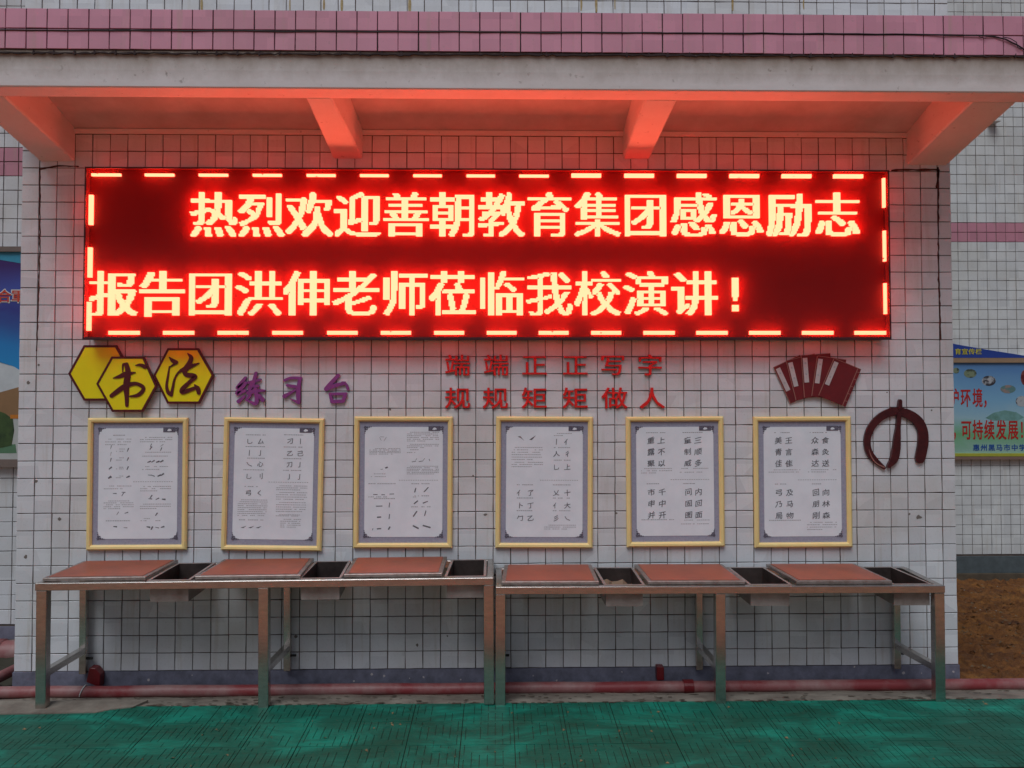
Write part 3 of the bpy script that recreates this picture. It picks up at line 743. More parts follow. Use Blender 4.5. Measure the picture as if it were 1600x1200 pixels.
# =================================================================== BOOK FAN
bk = lambda Y: (lambda x, y: at(1200 + x / 10.667, 545 + y / 10.667, Y))
fan = tag(empty('book_fan', (0, 0, 0)), 'fan of five dark red thread-bound books cut out on tiled wall', 'wall ornament')
tops = [((90, 310), (370, 915)), ((300, 200), (465, 865)), ((550, 112), (605, 820)), ((820, 115), (725, 790)), ((1100, 155), (840, 780))]
for k, (tl, bl) in enumerate(tops):
    y0 = -0.010 - 0.0035 * k; tf = bk(y0)
    d = np.array(bl, float) - tl; L_ = np.hypot(*d); d /= L_; r_ = np.array([d[1], -d[0]]); tl = np.array(tl, float)
    q = lambda a, b: tf(*(tl + r_ * a + d * b))
    Wd = 490
    b_o = MB().prism([q(0, 0), q(Wd, 0), q(Wd, L_), q(0, L_)], y0, y0 + .0033).build('book', M_BOOK, fan)
    MB().prism([q(24, 45), q(100, 45), q(100, 455), q(24, 455)], y0 - .0008, y0 + .001).build('title_strip', M_LABEL, b_o)
    ln = MB()
    ln.prism([q(-3, 4), q(9, 4), q(9, L_ - 4), q(-3, L_ - 4)], y0 - .0006, y0 + .001)
    ln.prism([q(9, -4), q(Wd, -4), q(Wd, 5), q(9, 5)], y0 - .0004, y0 + .001)
    if k == 4:
        ln.prism([q(Wd-62, 5), q(Wd-50, 5), q(Wd-50, L_), q(Wd-62, L_)], y0 - .0005, y0 + .001)
        for j in range(5):
            b0 = 60 + j * 130; ln.prism([q(Wd-50, b0), q(Wd, b0), q(Wd, b0+9), q(Wd-50, b0+9)], y0 - .0005, y0 + .001)
    ln.build('edge_line', M_LINE, b_o)
    ink = MB()
    for b0 in (120, 300):
        ink.prism([q(50, b0), q(76, b0), q(76, b0+30), q(50, b0+30)], y0 - .0011, y0 - .0007)
    ink.build('title_mark', M_GREY, b_o)

# =================================================================== BRUSH RING
br = lambda Y: (lambda x, y: at(1340 + x / 9.233, 615 + y / 9.233, Y))
ring = tag(empty('brush_ornament', (0, 0, 0)), 'dark maroon ink stroke ring with hanging writing brush, right of the frames', 'wall ornament')
mb = MB(); brush(mb, [(388,1072,44),(262,965,80),(170,840,92),(142,680,96),(195,500,100),(330,345,108),(490,268,118),(620,262,122),(760,312,138),(880,405,142),(942,540,145),(950,700,150),(925,850,148),(905,940,142)], -0.016, -0.002, br(-0.016), sub=8)
mb.build('ink_ring', M_BRUSH, ring)
mb = MB(); brush(mb, [(622,105,46),(616,200,62)], -0.022, -0.002, br(-0.022)); mb.build('brush_handle', M_BRUSH, ring)
mb = MB(); brush(mb, [(606,300,62),(592,480,62),(578,640,92),(565,800,112),(530,950,108),(455,1052,50)], -0.021, -0.002, br(-0.021), sub=8); mb.build('brush_tip', M_BRUSH, ring)
mb = MB(); brush(mb, [(165,810,6),(205,920,14),(280,1010,14),(385,1062,16)], -0.0168, -0.0155, br(-0.0168)); mb.build('pale_streak', M_LINE, ring)

# =================================================================== PICTURE FRAMES
FR = [((136,653),(293,653),(290,860),(134,860)), ((349,653),(507,653),(501,861),(345,861)), ((554,651),(707,651),(707,857),(551,857)),
      ((775,651),(927,651),(926,857),(774,857)), ((978,651),(1131,651),(1133,855),(980,855)), ((1177,651),(1331,651),(1332,856),(1181,856))]
FLAB = ['yellow framed chart of brush dots and commas, leftmost frame below the hexagons', 'yellow framed chart of hooked strokes, second frame from the left',
        'yellow framed chart of horizontal strokes, third frame from the left', 'yellow framed chart with two slanting dots at the top, fourth frame from the left',
        'yellow framed chart of whole characters starting 重上, fifth frame from the left', 'yellow framed chart of whole characters starting 美王, rightmost frame beside the brush ring']
# text blocks (u0,u1,v0,v1,lines), marks (u,v,kind) in the sheet's own 0..1 box; v runs down
TX = [
 [(.18,.34,.065,.068,1),(.08,.42,.10,.15,3),(.52,.93,.085,.125,3),(.55,.95,.22,.255,2),(.55,.88,.35,.375,2),(.07,.42,.525,.55,2),(.53,.92,.53,.57,3),(.07,.45,.66,.73,5),(.53,.92,.69,.73,3),(.22,.33,.19,.21,2),(.22,.33,.27,.29,2),(.22,.33,.355,.37,2),(.22,.33,.435,.45,2),(.07,.42,.84,.85,1),(.54,.66,.82,.84,2),(.70,.8,.84,.85,1)],
 [(.14,.40,.065,.07,1),(.62,.88,.06,.07,1),(.14,.40,.17,.175,1),(.62,.86,.17,.175,1),(.14,.40,.275,.28,1),(.62,.86,.275,.28,1),(.12,.38,.38,.385,1),(.62,.86,.38,.385,1),(.14,.34,.53,.535,1),(.06,.44,.65,.79,9),(.54,.93,.52,.555,3),(.54,.93,.58,.64,4),(.54,.93,.67,.75,5),(.54,.86,.78,.79,2),(.6,.86,.82,.89,5),(.08,.4,.83,.835,1)],
 [(.06,.46,.20,.25,5),(.54,.95,.05,.13,6),(.54,.95,.16,.19,3),(.54,.7,.21,.235,2),(.54,.95,.36,.43,6),(.08,.28,.43,.455,2),(.05,.44,.52,.525,1),(.05,.3,.64,.645,1),(.12,.4,.655,.66,1),(.6,.7,.52,.525,1),(.73,.85,.52,.525,1),(.6,.7,.63,.64,2),(.73,.85,.63,.635,1),(.6,.7,.73,.735,1),(.73,.85,.73,.735,1)],
 [(.07,.48,.19,.30,6),(.07,.48,.325,.365,3),(.62,.86,.06,.08,2),(.62,.84,.19,.195,1),(.62,.84,.305,.31,1),(.14,.36,.53,.545,1),(.14,.36,.65,.655,1),(.14,.36,.765,.77,1),(.61,.84,.53,.54,1),(.61,.84,.65,.655,1),(.61,.84,.765,.77,1),(.5,.92,.895,.93,3)],
 [(.13,.38,.055,.06,1),(.6,.86,.055,.06,1),(.06,.46,.385,.425,3),(.54,.93,.385,.42,2),(.13,.3,.525,.53,1),(.6,.76,.525,.53,1),(.06,.48,.855,.875,1),(.57,.95,.86,.895,2)],
 [(.14,.34,.055,.065,1),(.6,.84,.055,.065,1),(.06,.48,.395,.415,2),(.57,.95,.395,.415,2),(.14,.3,.525,.535,1),(.62,.78,.525,.535,1),(.06,.48,.855,.875,1),(.55,.94,.875,.94,4)]]
def marks_1(mb, p, y):
    for (u, v, a, w) in [(.155,.17,80,.004),(.155,.23,80,.003),(.155,.285,80,.006),(.15,.36,45,.009),(.145,.445,40,.014),(.37,.195,70,.007),(.37,.28,70,.007),(.37,.36,70,.008),(.375,.44,30,.01),
                         (.66,.155,70,.005),(.66,.18,60,.008),(.80,.155,40,.003),(.79,.19,70,.006),(.64,.305,25,.009),(.69,.30,35,.008),(.75,.305,25,.01),(.80,.30,35,.01),(.65,.425,0,.005),(.69,.43,-20,.006),(.77,.43,30,.01),(.81,.42,40,.01),
                         (.21,.59,3,.006),(.32,.58,0,.005),(.31,.60,60,.005),(.67,.62,60,.008),(.66,.64,0,.006),(.75,.64,30,.007),(.83,.645,0,.01),(.25,.77,60,.004),(.36,.765,20,.006),(.74,.78,60,.008),(.22,.89,0,.008),(.35,.9,0,.004),(.64,.895,-8,.010),(.685,.905,70,.010),(.75,.9,-10,.005),(.82,.895,20,.009)]:
        U, V_ = p(u, v); c, s = math.cos(math.radians(a)), math.sin(math.radians(a)); L_ = 0.0105; w *= .42
        mb.add([(U - c*L_ - s*w, y, V_ - s*L_ + c*w), (U - c*L_ + s*w*.3, y, V_ - s*L_ - c*w*.3), (U + c*L_ + s*w*1.2, y, V_ + s*L_ - c*w*1.2), (U + c*L_ - s*w, y, V_ + s*L_ + c*w)], [(0,1,2,3)])
for k, q in enumerate(FR):
    Yf = -0.024
    C4 = [at(*p, Yf) for p in q]
    cx = sum(p[0] for p in C4)/4; cz = sum(p[1] for p in C4)/4
    w = (C4[1][0]-C4[0][0] + C4[2][0]-C4[3][0])/2; h = (C4[0][1]-C4[3][1] + C4[1][1]-C4[2][1])/2
    tilt = ((C4[0][0]-C4[3][0]) + (C4[1][0]-C4[2][0]))/2 / h
    root = tag(empty('picture_frame', (cx, 0, cz)), FLAB[k], 'picture frame', 'yellow framed calligraphy charts')
    root.rotation_euler.y = tilt
    a, b, m_ = w/2, h/2, 0.0285
    def rail(o0, o1, i1, i0):
        mb = MB(); mid = lambda p, q_: ((p[0]+q_[0])/2, (p[1]+q_[1])/2); m0, m1 = mid(o0, i0), mid(o1, i1)
        f3 = lambda p, q_, t: (p[0]+(q_[0]-p[0])*t, p[1]+(q_[1]-p[1])*t)
        P = []
        for (p, yy) in ((o0, -.002), (o0, -.018), (f3(o0, i0, .3), -.0255), (f3(o0, i0, .7), -.0245), (i0, -.015), (i0, -.003)): P.append((p[0], yy, p[1]))
        for (p, yy) in ((o1, -.002), (o1, -.018), (f3(o1, i1, .3), -.0255), (f3(o1, i1, .7), -.0245), (i1, -.015), (i1, -.003)): P.append((p[0], yy, p[1]))
        mb.add(P, [(i, i+1, i+7, i+6) for i in range(5)]); mb.build('frame_rail', M_YFRAME, root)
    O = [(-a, b), (a, b), (a, -b), (-a, -b)]; I = [(-a+m_, b-m_), (a-m_, b-m_), (a-m_, -b+m_), (-a+m_, -b+m_)]
    for i in range(4): rail(O[i], O[(i+1) % 4], I[(i+1) % 4], I[i])
    MB().box(-a+m_-.001, a-m_+.001, -.008, -.003, -b+m_-.001, b-m_+.001).build('mount', M_MOUNT, root)
    px0, px1, pz0, pz1 = -a + .0595, a - .0575, -b + .062, b - .0600
    ch = .030
    def rc(cx_, cz_, a0):      # concave-ish rounded corner
        return [(cx_ + ch*math.cos(math.radians(a0 + t)), cz_ + ch*math.sin(math.radians(a0 + t))) for t in (0, 22, 45, 68, 90)]
    poly = rc(px1-ch, pz1-ch, 0) + rc(px0+ch, pz1-ch, 90) + rc(px0+ch, pz0+ch, 180) + rc(px1-ch, pz0+ch, 270)
    MB().prism(poly[::-1], -.0095, -.0082).build('sheet', M_PAPER, root)
    for sx in (-1, 1):
        for sz in (-1, 1):
            orn = MB(); ox = px1 if sx > 0 else px0; oz = pz1 if sz > 0 else pz0
            st_ = [(0, 0, .012), (.011, .001, .009), (.001, .011, .009), (.021, -.001, .006), (-.001, .021, .006), (.009, .010, .006), (.029, -.002, .004), (-.002, .029, .004)]
            for (dx, dz, r) in st_:
                x_, z_ = ox - sx*(dx*1.15+.002), oz - sz*(dz*1.15+.002)
                orn.prism([(x_+r*.74*math.cos(t), z_+r*.74*math.sin(t)) for t in [i*math.pi/3 + .3*dx*100 for i in range(6)]], -.0104, -.0078)
            orn.build('corner_ornament', M_ORN, root)
    bd = MB(); bx, bz_ = px1 - .068, pz1 - .010
    bd.box(bx-.014, bx+.054, -.0112, -.0096, bz_-.012, bz_+.016); bd.build('badge', M_ORN, root)
    bd = MB(); bd.prism([(bx+.008, bz_-.004), (bx+.018, bz_-.007), (bx+.034, bz_-.003), (bx+.030, bz_+.005), (bx+.018, bz_+.008), (bx+.012, bz_+.003)], -.0118, -.0110); bd.build('badge_emblem', M_PAPER, root)
    p = lambda u, v: (px0 + (px1-px0)*u, pz1 - (pz1-pz0)*v)
    tx = MB(); rr = random.Random(k)
    for (u0, u1, v0, v1, nl) in TX[k]:
        for li in range(nl):
            v = v0 + (v1-v0) * (li / max(1, nl-1)); u = u0 + (0.04 if li == 0 and nl > 1 else 0); ue = u1 if li < nl-1 or nl == 1 else u0 + (u1-u0)*rr.uniform(.5, 1)
            while u < ue - .012:
                du = rr.uniform(.010, .026)
                if rr.random() < .9:
                    X0, Z0 = p(u, v); X1, _ = p(min(u+du, ue), v); hh = .0034 if nl > 1 else .0042
                    tx.add([(X0, -.01, Z0), (X1, -.01, Z0), (X1, -.01, Z0+hh), (X0, -.01, Z0+hh)], [(0,1,2,3)])
                u += du + .0055
    u = .44
    while u < .93:
        X0, Z0 = p(u, .487); X1, _ = p(u+.02, .487); tx.add([(X0, -.01, Z0), (X1, -.01, Z0), (X1, -.01, Z0+.003), (X0, -.01, Z0+.003)], [(0,1,2,3)]); u += .03
    for (ua, va, ub, vb) in ([] if k < 2 else [(.12,.055,.39,.35)] if 0 else []): pass
    tag(tx.build('small_print', M_GREY, root), kind='stuff')
    ink = MB()
    def grid(chars, us, vs, size):
        n = 0
        for v in vs:
            for u in us:
                if n < len(chars):
                    X, Z = p(u, v); g1 = MB(); gv, gt, _ = glyph(chars[n], .006); sk = rr.uniform(.10, .20); gv = np.stack([gv[:, 0]*rr.uniform(.88, .98) + gv[:, 1]*rr.uniform(-.04, .08), gv[:, 1]*rr.uniform(.85, .95) + sk*gv[:, 0] + .12*gv[:, 0]*gv[:, 1]], 1)   # slanted, rising hand
                    add_glyph(g1, (gv, gt, .008), X, Z, size, size*.94, -.0101); g1.build('printed_character', M_INK, root); n += 1
    if k == 0: marks_1(ink, p, -.0101)
    if k == 1:
        grid(P2[0], (.19, .33), (.12, .225, .325, .435), .040); grid(P2[0][8:], (.19, .33), (.585,), .040)
        grid(P2[1], (.70, .83), (.115, .225, .325, .435), .040)
        for (u, v) in ((.14,.89),(.235,.89),(.33,.89)):
            X, Z = p(u, v); ink.add([(X-.016,-.0101,Z-.004),(X-.002,-.0101,Z-.007),(X+.017,-.0101,Z+.006),(X+.001,-.0101,Z+.001)], [(0,1,2,3)])
    if k == 2:
        S3 = [(.14,.615,3,.022,.005),(.24,.617,3,.018,.005),(.35,.61,5,.024,.005),(.19,.72,4,.034,.006),(.32,.71,88,.025,.006),(.19,.82,12,.022,.009),(.32,.815,88,.026,.006),(.11,.93,80,.010,.004),(.19,.925,10,.022,.008),(.32,.92,70,.018,.010),
              (.65,.575,80,.024,.008),(.79,.57,50,.034,.007),(.66,.685,45,.026,.008),(.78,.685,25,.028,.007),(.65,.79,60,.034,.009),(.78,.785,80,.028,.007),(.66,.91,-22,.034,.010),(.80,.905,-12,.042,.010),
              (.28,.37,30,.014,.010),(.22,.385,10,.012,.003),(.63,.315,12,.022,.004),(.72,.312,12,.022,.004),(.66,.295,60,.012,.003),(.76,.295,60,.014,.003),(.83,.30,-60,.012,.004),(.20,.11,-60,.020,.002),(.26,.11,60,.024,.002),(.22,.09,0,.02,.002)]
        for (u, v, ang, L_, wd) in S3:
            X, Z = p(u, v); c, s = math.cos(math.radians(ang)), math.sin(math.radians(ang)); L_ *= .55; wd *= .55
            ink.add([(X-c*L_-s*wd, -.0101, Z-s*L_+c*wd), (X-c*L_+s*wd*.5, -.0101, Z-s*L_-c*wd*.5), (X+c*L_+s*wd, -.0101, Z+s*L_-c*wd), (X+c*L_-s*wd*.4, -.0101, Z+s*L_+c*wd*.4)], [(0,1,2,3)])
    if k == 3:
        for (u, v, sg) in ((.19,.105,-1),(.34,.10,1)):
            X, Z = p(u, v); ink.add([(X-.018, -.0101, Z-sg*.010), (X-.004, -.0101, Z-sg*.013 if sg < 0 else Z-.013), (X+.020, -.0101, Z+sg*.014), (X, -.0101, Z+.002)], [(0,1,2,3)])
        grid(P4[0], (.655, .80), (.135, .245, .365), .042); grid(P4[1], (.185, .32), (.60, .715, .83), .042); grid(P4[2], (.655, .80), (.60, .715, .83), .042)
    if k in (4, 5):
        C_ = P5 if k == 4 else P6
        for gi, (us, vs) in enumerate((((.19, .325), (.125, .23, .335)), ((.665, .80), (.125, .23, .335)), ((.19, .33), (.60, .705, .81)), ((.67, .80), (.60, .705, .81)))):
            grid(C_[gi], us, vs, .047)
    if ink.n: tag(ink.build('printed_stroke', M_INK, root), kind='stuff')

# =================================================================== WRITING TABLES
def table(x0, x1, ztop, tilt, legs, boards, trays, label, name='writing_table'):
    root = tag(empty(name, (x0, -0.44, 0)), label, 'table', 'steel writing tables along the wall')
    L = lambda x: x - x0
    yb = 0.42; RW = .038; zt = ztop
    def B(n, m, *bx, bev=.0025, par=root): return MB().box(*bx).build(n, m, par, bevel=bev)
    B('front_rail', M_STEEL, 0, x1-x0, 0, .036, zt-RW, zt)
    B('rear_rail', M_STEEL, 0, x1-x0, yb-.03, yb+.002, zt-RW-.006, zt-.004)
    for xx in (0, x1-x0-.036): B('side_rail', M_STEEL, xx+.0005, xx+.0355, .0365, yb-.0305, zt-RW, zt-.001)
    for (fx, rx) in legs:
        B('leg', M_STEEL, L(fx)-.026, L(fx)+.026, .002, .048, -.012, zt-RW-.0003)
        B('leg', M_STEEL, L(rx)-.019, L(rx)+.019, yb-.034, yb+.0, .030, zt-RW-.0065)
        mb = MB(); mb.bar((L(fx)+.0, .0485, .168), (L(rx)+.0, yb-.035, .160), .034, .034); mb.build('stretcher', M_STEEL, root)
        for zz in (.11, .545):
            bt = MB(); bt.tube([(L(rx)+.019, yb-.01, zz), (L(rx)+.046, yb-.01, zz)], .007, 8); bt.build('bolt', M_BLACK, root)
    for (f0, f1, b0, b1, dz) in boards:
        z0 = zt + .001; zh = .017 + dz; yf, yk = .034, yb - .02
        mb = MB()
        V = [(L(f0), yf, z0), (L(f1), yf, z0), (L(b1), yk, z0), (L(b0), yk, z0), (L(f0), yf, z0+zh), (L(f1), yf, z0+zh), (L(b1), yk, z0+zh), (L(b0), yk, z0+zh)]
        mb.add(V, [(0,3,2,1),(4,5,6,7),(0,1,5,4),(1,2,6,5),(2,3,7,6),(3,0,4,7)])
        fr = mb.build('board_frame', M_STEEL_D, root, bevel=.002)
        i_ = .021
        V = [(L(f0)+i_, yf+.022, z0+zh-.002), (L(f1)-i_, yf+.022, z0+zh-.002), (L(b1)-i_, yk-.012, z0+zh-.002), (L(b0)+i_, yk-.012, z0+zh-.002)]
        V = V + [(a, b, c + .005) for a, b, c in V]
        m2 = MB(); m2.add(V, [(0,3,2,1),(4,5,6,7),(0,1,5,4),(1,2,6,5),(2,3,7,6),(3,0,4,7)]); m2.build('writing_surface', M_BOARD, fr, bevel=.0015)
    for (t0, t1, b0, b1) in trays:
        yf, yk = .042, yb - .04; zr = zt - .004; zb = zt - .112; th = .0025
        def ring_(ins, z): return [(L(t0)+ins, yf+ins, z), (L(t1)-ins, yf+ins, z), (L(b1)-ins, yk-ins, z), (L(b0)+ins, yk-ins, z)]
        V = ring_(-.014, zr+.005) + ring_(0, zr+.005) + ring_(.0, zb+.004) + ring_(-.0025, zb) + ring_(-.0025, zr) + ring_(-.014, zr)
        mb = MB(); fs = []
        for r in range(5):
            for i in range(4): fs.append((r*4+i, r*4+(i+1) % 4, r*4+4+(i+1) % 4, r*4+4+i))
        inn = [f for f in fs[4:8]] + [(8, 9, 10, 11)]
        fs = fs[:4] + fs[8:] + [(12, 15, 14, 13)] + [(i, (i+1) % 4, (i+1) % 4 + 20, i+20) for i in range(4)]
        mb.add(V, fs); tr_ = mb.build('tray', M_GALV, root)
        m2 = MB(); m2.add(V[4:12], [tuple(i - 4 for i in f) for f in inn]); m2.build('tray_lining', M_TRAY_IN, tr_)
    root.rotation_euler.y = tilt
    return root
table(.366, 2.708, .637, -.0068, [(.397, .410), (1.525, 1.545), (2.681, 2.690)],
      [(.385, .912, .408, .935, 0), (1.165, 1.708, 1.19, 1.695, 0), (1.93, 2.441, 1.921, 2.444, 0)],
      [(.936, 1.127, .948, 1.132), (1.712, 1.905, 1.716, 1.889), (2.466, 2.656, 2.481, 2.654)], 'left steel writing table with three salmon boards and sunken trays')
table(2.712, 5.058, .605, .003, [(2.738, 2.745), (3.880, 3.868), (5.030, 5.000)],
      [(2.743, 3.252, 2.762, 3.255, 0), (3.508, 4.02, 3.498, 4.003, 0), (4.29, 4.796, 4.252, 4.764, 0)],
      [(3.291, 3.479, 3.281, 3.478), (4.052, 4.251, 4.043, 4.226), (4.809, 4.995, 4.805, 4.961)], 'right steel writing table with three salmon boards, set slightly lower')
# a crumpled sheet of paper left in the tray
mb = MB(); cx_, cy_ = 3.385, -.20; V = []
for j in range(7):
    for i in range(6): V.append((cx_ - .07 + .14*i/5 + random.gauss(0, .004), cy_ - .12 + .24*j/6 + random.gauss(0, .004), .535 + random.uniform(-.012, .018) + .01*math.sin(j)))
mb.add(V, [(j*6+i, j*6+i+1, (j+1)*6+i+1, (j+1)*6+i) for j in range(6) for i in range(5)])
tag(mb.build('crumpled_paper', plain('brown_paper', (.26, .18, .12), .85)), 'crumpled brown paper lying in a steel tray of the right table', 'paper')

# =================================================================== PIPES
pipe = tag(empty('red_pipe', (0, -0.1, -0.046)), 'long faded red pipe lying along the foot of the tiled wall', 'pipe')
pts = [(-.16, .7, -.045), (-.16, .15, 0), (-.158, .06, 0), (-.14, .015, 0), (-.10, .0, 0)] + [(x, random.gauss(0, .0015), random.gauss(0, .0012)) for x in np.arange(0.0, 9, .3)]
MB().tube(pts, .031, 16).build('pipe_run', M_PIPE, pipe, smooth=True)
mb = MB(); X, _ = at(124, 1080, -.14)
mb.tube([(X + .012*math.sin(t) , .034*math.cos(t), .034*math.sin(t)) for t in np.linspace(-.3, 3.6, 14)], .003, 6); mb.build('wire_tie', M_WHITE, pipe)
X, _ = at(1077, 1067, -.13)
MB().tube([(X - .028, 0, .002), (X + .028, 0, .002)], .036, 16).build('coupling', M_PIPE_D, pipe, smooth=False)
X0, Z0 = at(1031, 1050, -0.03)
tag(MB().box(X0-.022, X0+.018, -.06, -.010, Z0-.036, Z0+.038).build('red_bracket', M_PIPE_D, bevel=.003), 'small dark red bracket standing behind the pipe, near right table', 'bracket', 'red brackets behind the pipe')
X0, Z0 = at(152, 1054, -0.03)
mb = MB(); mb.prism([(X0-.045, Z0-.03), (X0+.03, Z0-.06), (X0+.032, Z0+.01), (X0+.005, Z0+.045), (X0-.03, Z0+.05)], -.062, -.010)
tag(mb.build('red_bracket', M_PIPE_D, bevel=.003), 'dark red metal stub behind rear leg of the left table', 'bracket', 'red brackets behind the pipe')
bp = tag(empty('rear_pipe', (0, .9, 0)), 'glossy red pipe on the building wall at far left, above the ground', 'pipe')
MB().tube([(-5, 0, -.175), (-.62, 0, -.175), (.4, 0, -.175)], .075, 16).build('pipe_run', M_PIPE, bp, smooth=True)
MB().tube([(-.72, 0, -.175), (-.60, 0, -.175)], .085, 16).build('coupling', M_PIPE, bp, smooth=True)

# dark cable lying along the joint of the pink fascia
cb = []
for px in range(-40, 1460, 30):
    X, Z = at(px, 46.5 + 7.5 * max(px, 0) / 1600 + random.gauss(0, .3), -.724); cb.append((X, -.7225, Z))
cb = [c for c in cb if 0 < c[0] < 5.38]
for px, py in ((1475, 54), (1500, 54.5), (1530, 55), (1555, 56.5), (1572, 61), (1582, 66), (1590, 70), (1600, 76), (1612, 84)):
    X, Z = at(px, py, -.73); cb.append((X, -.724 - .004*random.random(), Z))
cable = tag(empty('cable', cb[0]), 'thin dark cable running along the middle joint of the pink fascia', 'cable')
o0 = Vector(cb[0])
MB().tube([Vector(p) - o0 for p in cb], .0034, 6).build('strand', M_BLACK, cable, smooth=True)
c2 = []
for px, py in ((1525, 54), (1532, 58), (1540, 60), (1543, 57), (1536, 55)):
    X, Z = at(px, py, -.728); c2.append(Vector((X, -.728, Z)) - o0)
MB().tube(c2, .0014, 5).build('strand', M_BLACK, cable)
c3 = []
for px, py in ((1568, 58), (1578, 60), (1588, 66), (1590, 74), (1596, 77)):
    X, Z = at(px, py, -.73); c3.append(Vector((X, -.731, Z)) - o0)
MB().tube(c3, .002, 5).build('strand', M_BLACK, cable)

# =================================================================== BUILDING BEHIND, LEFT AND RIGHT
def facade(name, label, x0, x1, Y, z_base, z_top, limit, band, sgn_mat, xa, pitch, near, base_split):
    root = tag(empty(name, (x0, Y, 0)), label, 'building')
    MB().box(0, x1 - x0, .006, .6, -1.2, z_top).build('wall_core', M_GROUT, root)
    white, pink = [], []
    nx = int((x1 - x0) / pitch); z_b = band[0]
    j0 = int(math.floor((z_base - z_b) / pitch + 1e-6)); zs = []
    for j in range(j0, 200):
        z = z_b + pitch * (j + .5)
        if z - pitch / 2 < z_base - .001: continue
        if z > z_top: break
        zs.append((j, z))
    ph = (xa - x0) % pitch
    for i in range(nx):
        x = ph + pitch * (i + .5)
        for j, z in zs:
            (pink if 0 <= j < 2 else white).append((x, z, abs(x + x0 - near) + (0 if abs(x + x0 - near) < (.9 if Y > 2 else .5) and z < 4.8 else 50)))
    lay_tiles(root, white, .0055, pitch - .005, pitch - .005, .0055, sgn_mat, limit, rest='remaining_tiles')
    lay_tiles(root, pink, .0055, pitch - .006, pitch - .006, .0055, M_PINKB, 40, rest='remaining_band_tiles')
    z0 = z_base
    for (h_, mt, dy, nm) in base_split:
        MB().box(0, x1 - x0, -dy, .3, z0 - h_, z0 - .002).build(nm, mt, root); z0 -= h_
    return root
zb1 = at(36, 275, 1.0)[1]
facade('left_building', 'white tiled building wall with pink band, at far left edge', -4.4, 1.2, 1.0, -.035, 5.2, 160, (zb1, 0), M_TILE, at(23, 600, 1.0)[0], .1, -.65,
       [(.085, M_BASE, .012, 'base_band'), (.9, M_CONC, .02, 'footing')])
zr1 = at(1500, 378, 3.5)[1]
M_BRN = plain('brown_footing', (.12, .09, .06), .9, var=.4, bmp=.4)
M_SLATE = plain('slate_base_paint', (.10, .125, .135), .7, var=.3, bmp=.3)
facade('right_building', 'pale tiled building wall with pink band, behind the dirt bed on the right', 3.9, 12.4, 3.5, at(1500, 869, 3.5)[1], 6.4, 300, (zr1, 0), M_TILE_R, at(1500.5, 600, 3.5)[0], .1, 7.85,
       [(.168, M_SLATE, .012, 'base_band'), (.9, M_BRN, .05, 'footing')])
SX, SZ = at(1558, 187.5, 3.40)
tag(MB().box(SX-.045, SX+.045, 3.40, 3.494, SZ-.012, SZ+.016).build('wall_spout', M_WHITE, bevel=.004),
    'small white ledge sticking out of the right building wall, below the canopy end', 'ledge')

# poster on the left building
def flat(parent, name, mat, pts, Y, th=.001):
    return MB().prism([at(px, py, Y) for px, py in pts], Y, Y + th).build(name, mat, parent)
def grad(name, stops, z0, z1, nscale=2.0, amt=.25):
    """flat print: colours of the printed picture from bottom to top of the sheet"""
    m, nt, b = nodes(name); g = N(nt, 'ShaderNodeNewGeometry'); x = N(nt, 'ShaderNodeSeparateXYZ'); nt.links.new(g.outputs['Position'], x.inputs[0])
    n = noise(nt, nscale, 3, .5, pos(nt, (1, 1, 1.6)), .5)
    mr = N(nt, 'ShaderNodeMapRange'); mr.inputs[1].default_value = z0; mr.inputs[2].default_value = z1; nt.links.new(x.outputs[2], mr.inputs[0])
    ad = N(nt, 'ShaderNodeMath', operation='MULTIPLY_ADD'); nt.links.new(n.outputs[0], ad.inputs[0]); ad.inputs[1].default_value = amt; nt.links.new(mr.outputs[0], ad.inputs[2])
    sb = N(nt, 'ShaderNodeMath', operation='SUBTRACT'); nt.links.new(ad.outputs[0], sb.inputs[0]); sb.inputs[1].default_value = amt / 2
    r = ramp(nt, sb.outputs[0], stops); nt.links.new(r.outputs[0], b.inputs['Base Color']); b.inputs['Roughness'].default_value = .4
    return m
YL = .965
post = tag(empty('poster_board', (0, 0, 0)), 'blue and purple printed poster board on the far left wall', 'poster')
z_hi, z_lo = at(10, 392, YL)[1], at(10, 718, YL)[1]
flat(post, 'board', M_WHITE, [(-420, 386), (36, 386), (30, 726), (-420, 726)], YL + .004, .03)
flat(post, 'printed_sky', grad('poster_sky_print', [(0, (.02, .28, .62)), (.25, (.02, .22, .55)), (.5, (.04, .05, .26)), (.68, (.06, .09, .38)), (.9, (.05, .02, .14))], at(0, 575, YL)[1], at(0, 400, YL)[1], 1.6, .3),
     [(-415, 394), (34, 394), (33, 590), (20, 572), (0, 566), (-100, 560), (-415, 600)], YL)
flat(post, 'printed_corner', plain('poster_cyan', (.05, .33, .5), .4), [(-415, 393), (36, 393), (36, 412), (0, 406), (-415, 380)], YL - .0015)
flat(post, 'printed_white_arc', plain('poster_white', (.62, .66, .68), .4), [(-415, 600), (-100, 560), (0, 567), (22, 573), (33, 580), (32, 640), (-415, 640)], YL - .001)
flat(post, 'printed_building', plain('poster_tan', (.30, .17, .08), .5), [(-415, 640), (-20, 620), (0, 613), (32, 604), (31, 650), (-415, 680)], YL - .0018)
flat(post, 'printed_court', plain('poster_pale', (.5, .52, .5), .5), [(-415, 660), (0, 640), (30, 640), (29, 718), (-415, 718)], YL - .0006)
flat(post, 'printed_tree', plain('poster_green', (.02, .045, .015), .6, col2=(.06, .11, .03), scale=12), [(-60, 655), (0, 643), (8, 646), (20, 655), (22, 672), (18, 696), (0, 700), (-60, 700)], YL - .0024)
flat(post, 'printed_lawn', plain('poster_lawn', (.10, .22, .12), .6), [(-415, 695), (0, 696), (24, 694), (26, 708), (-415, 712)], YL - .0014)
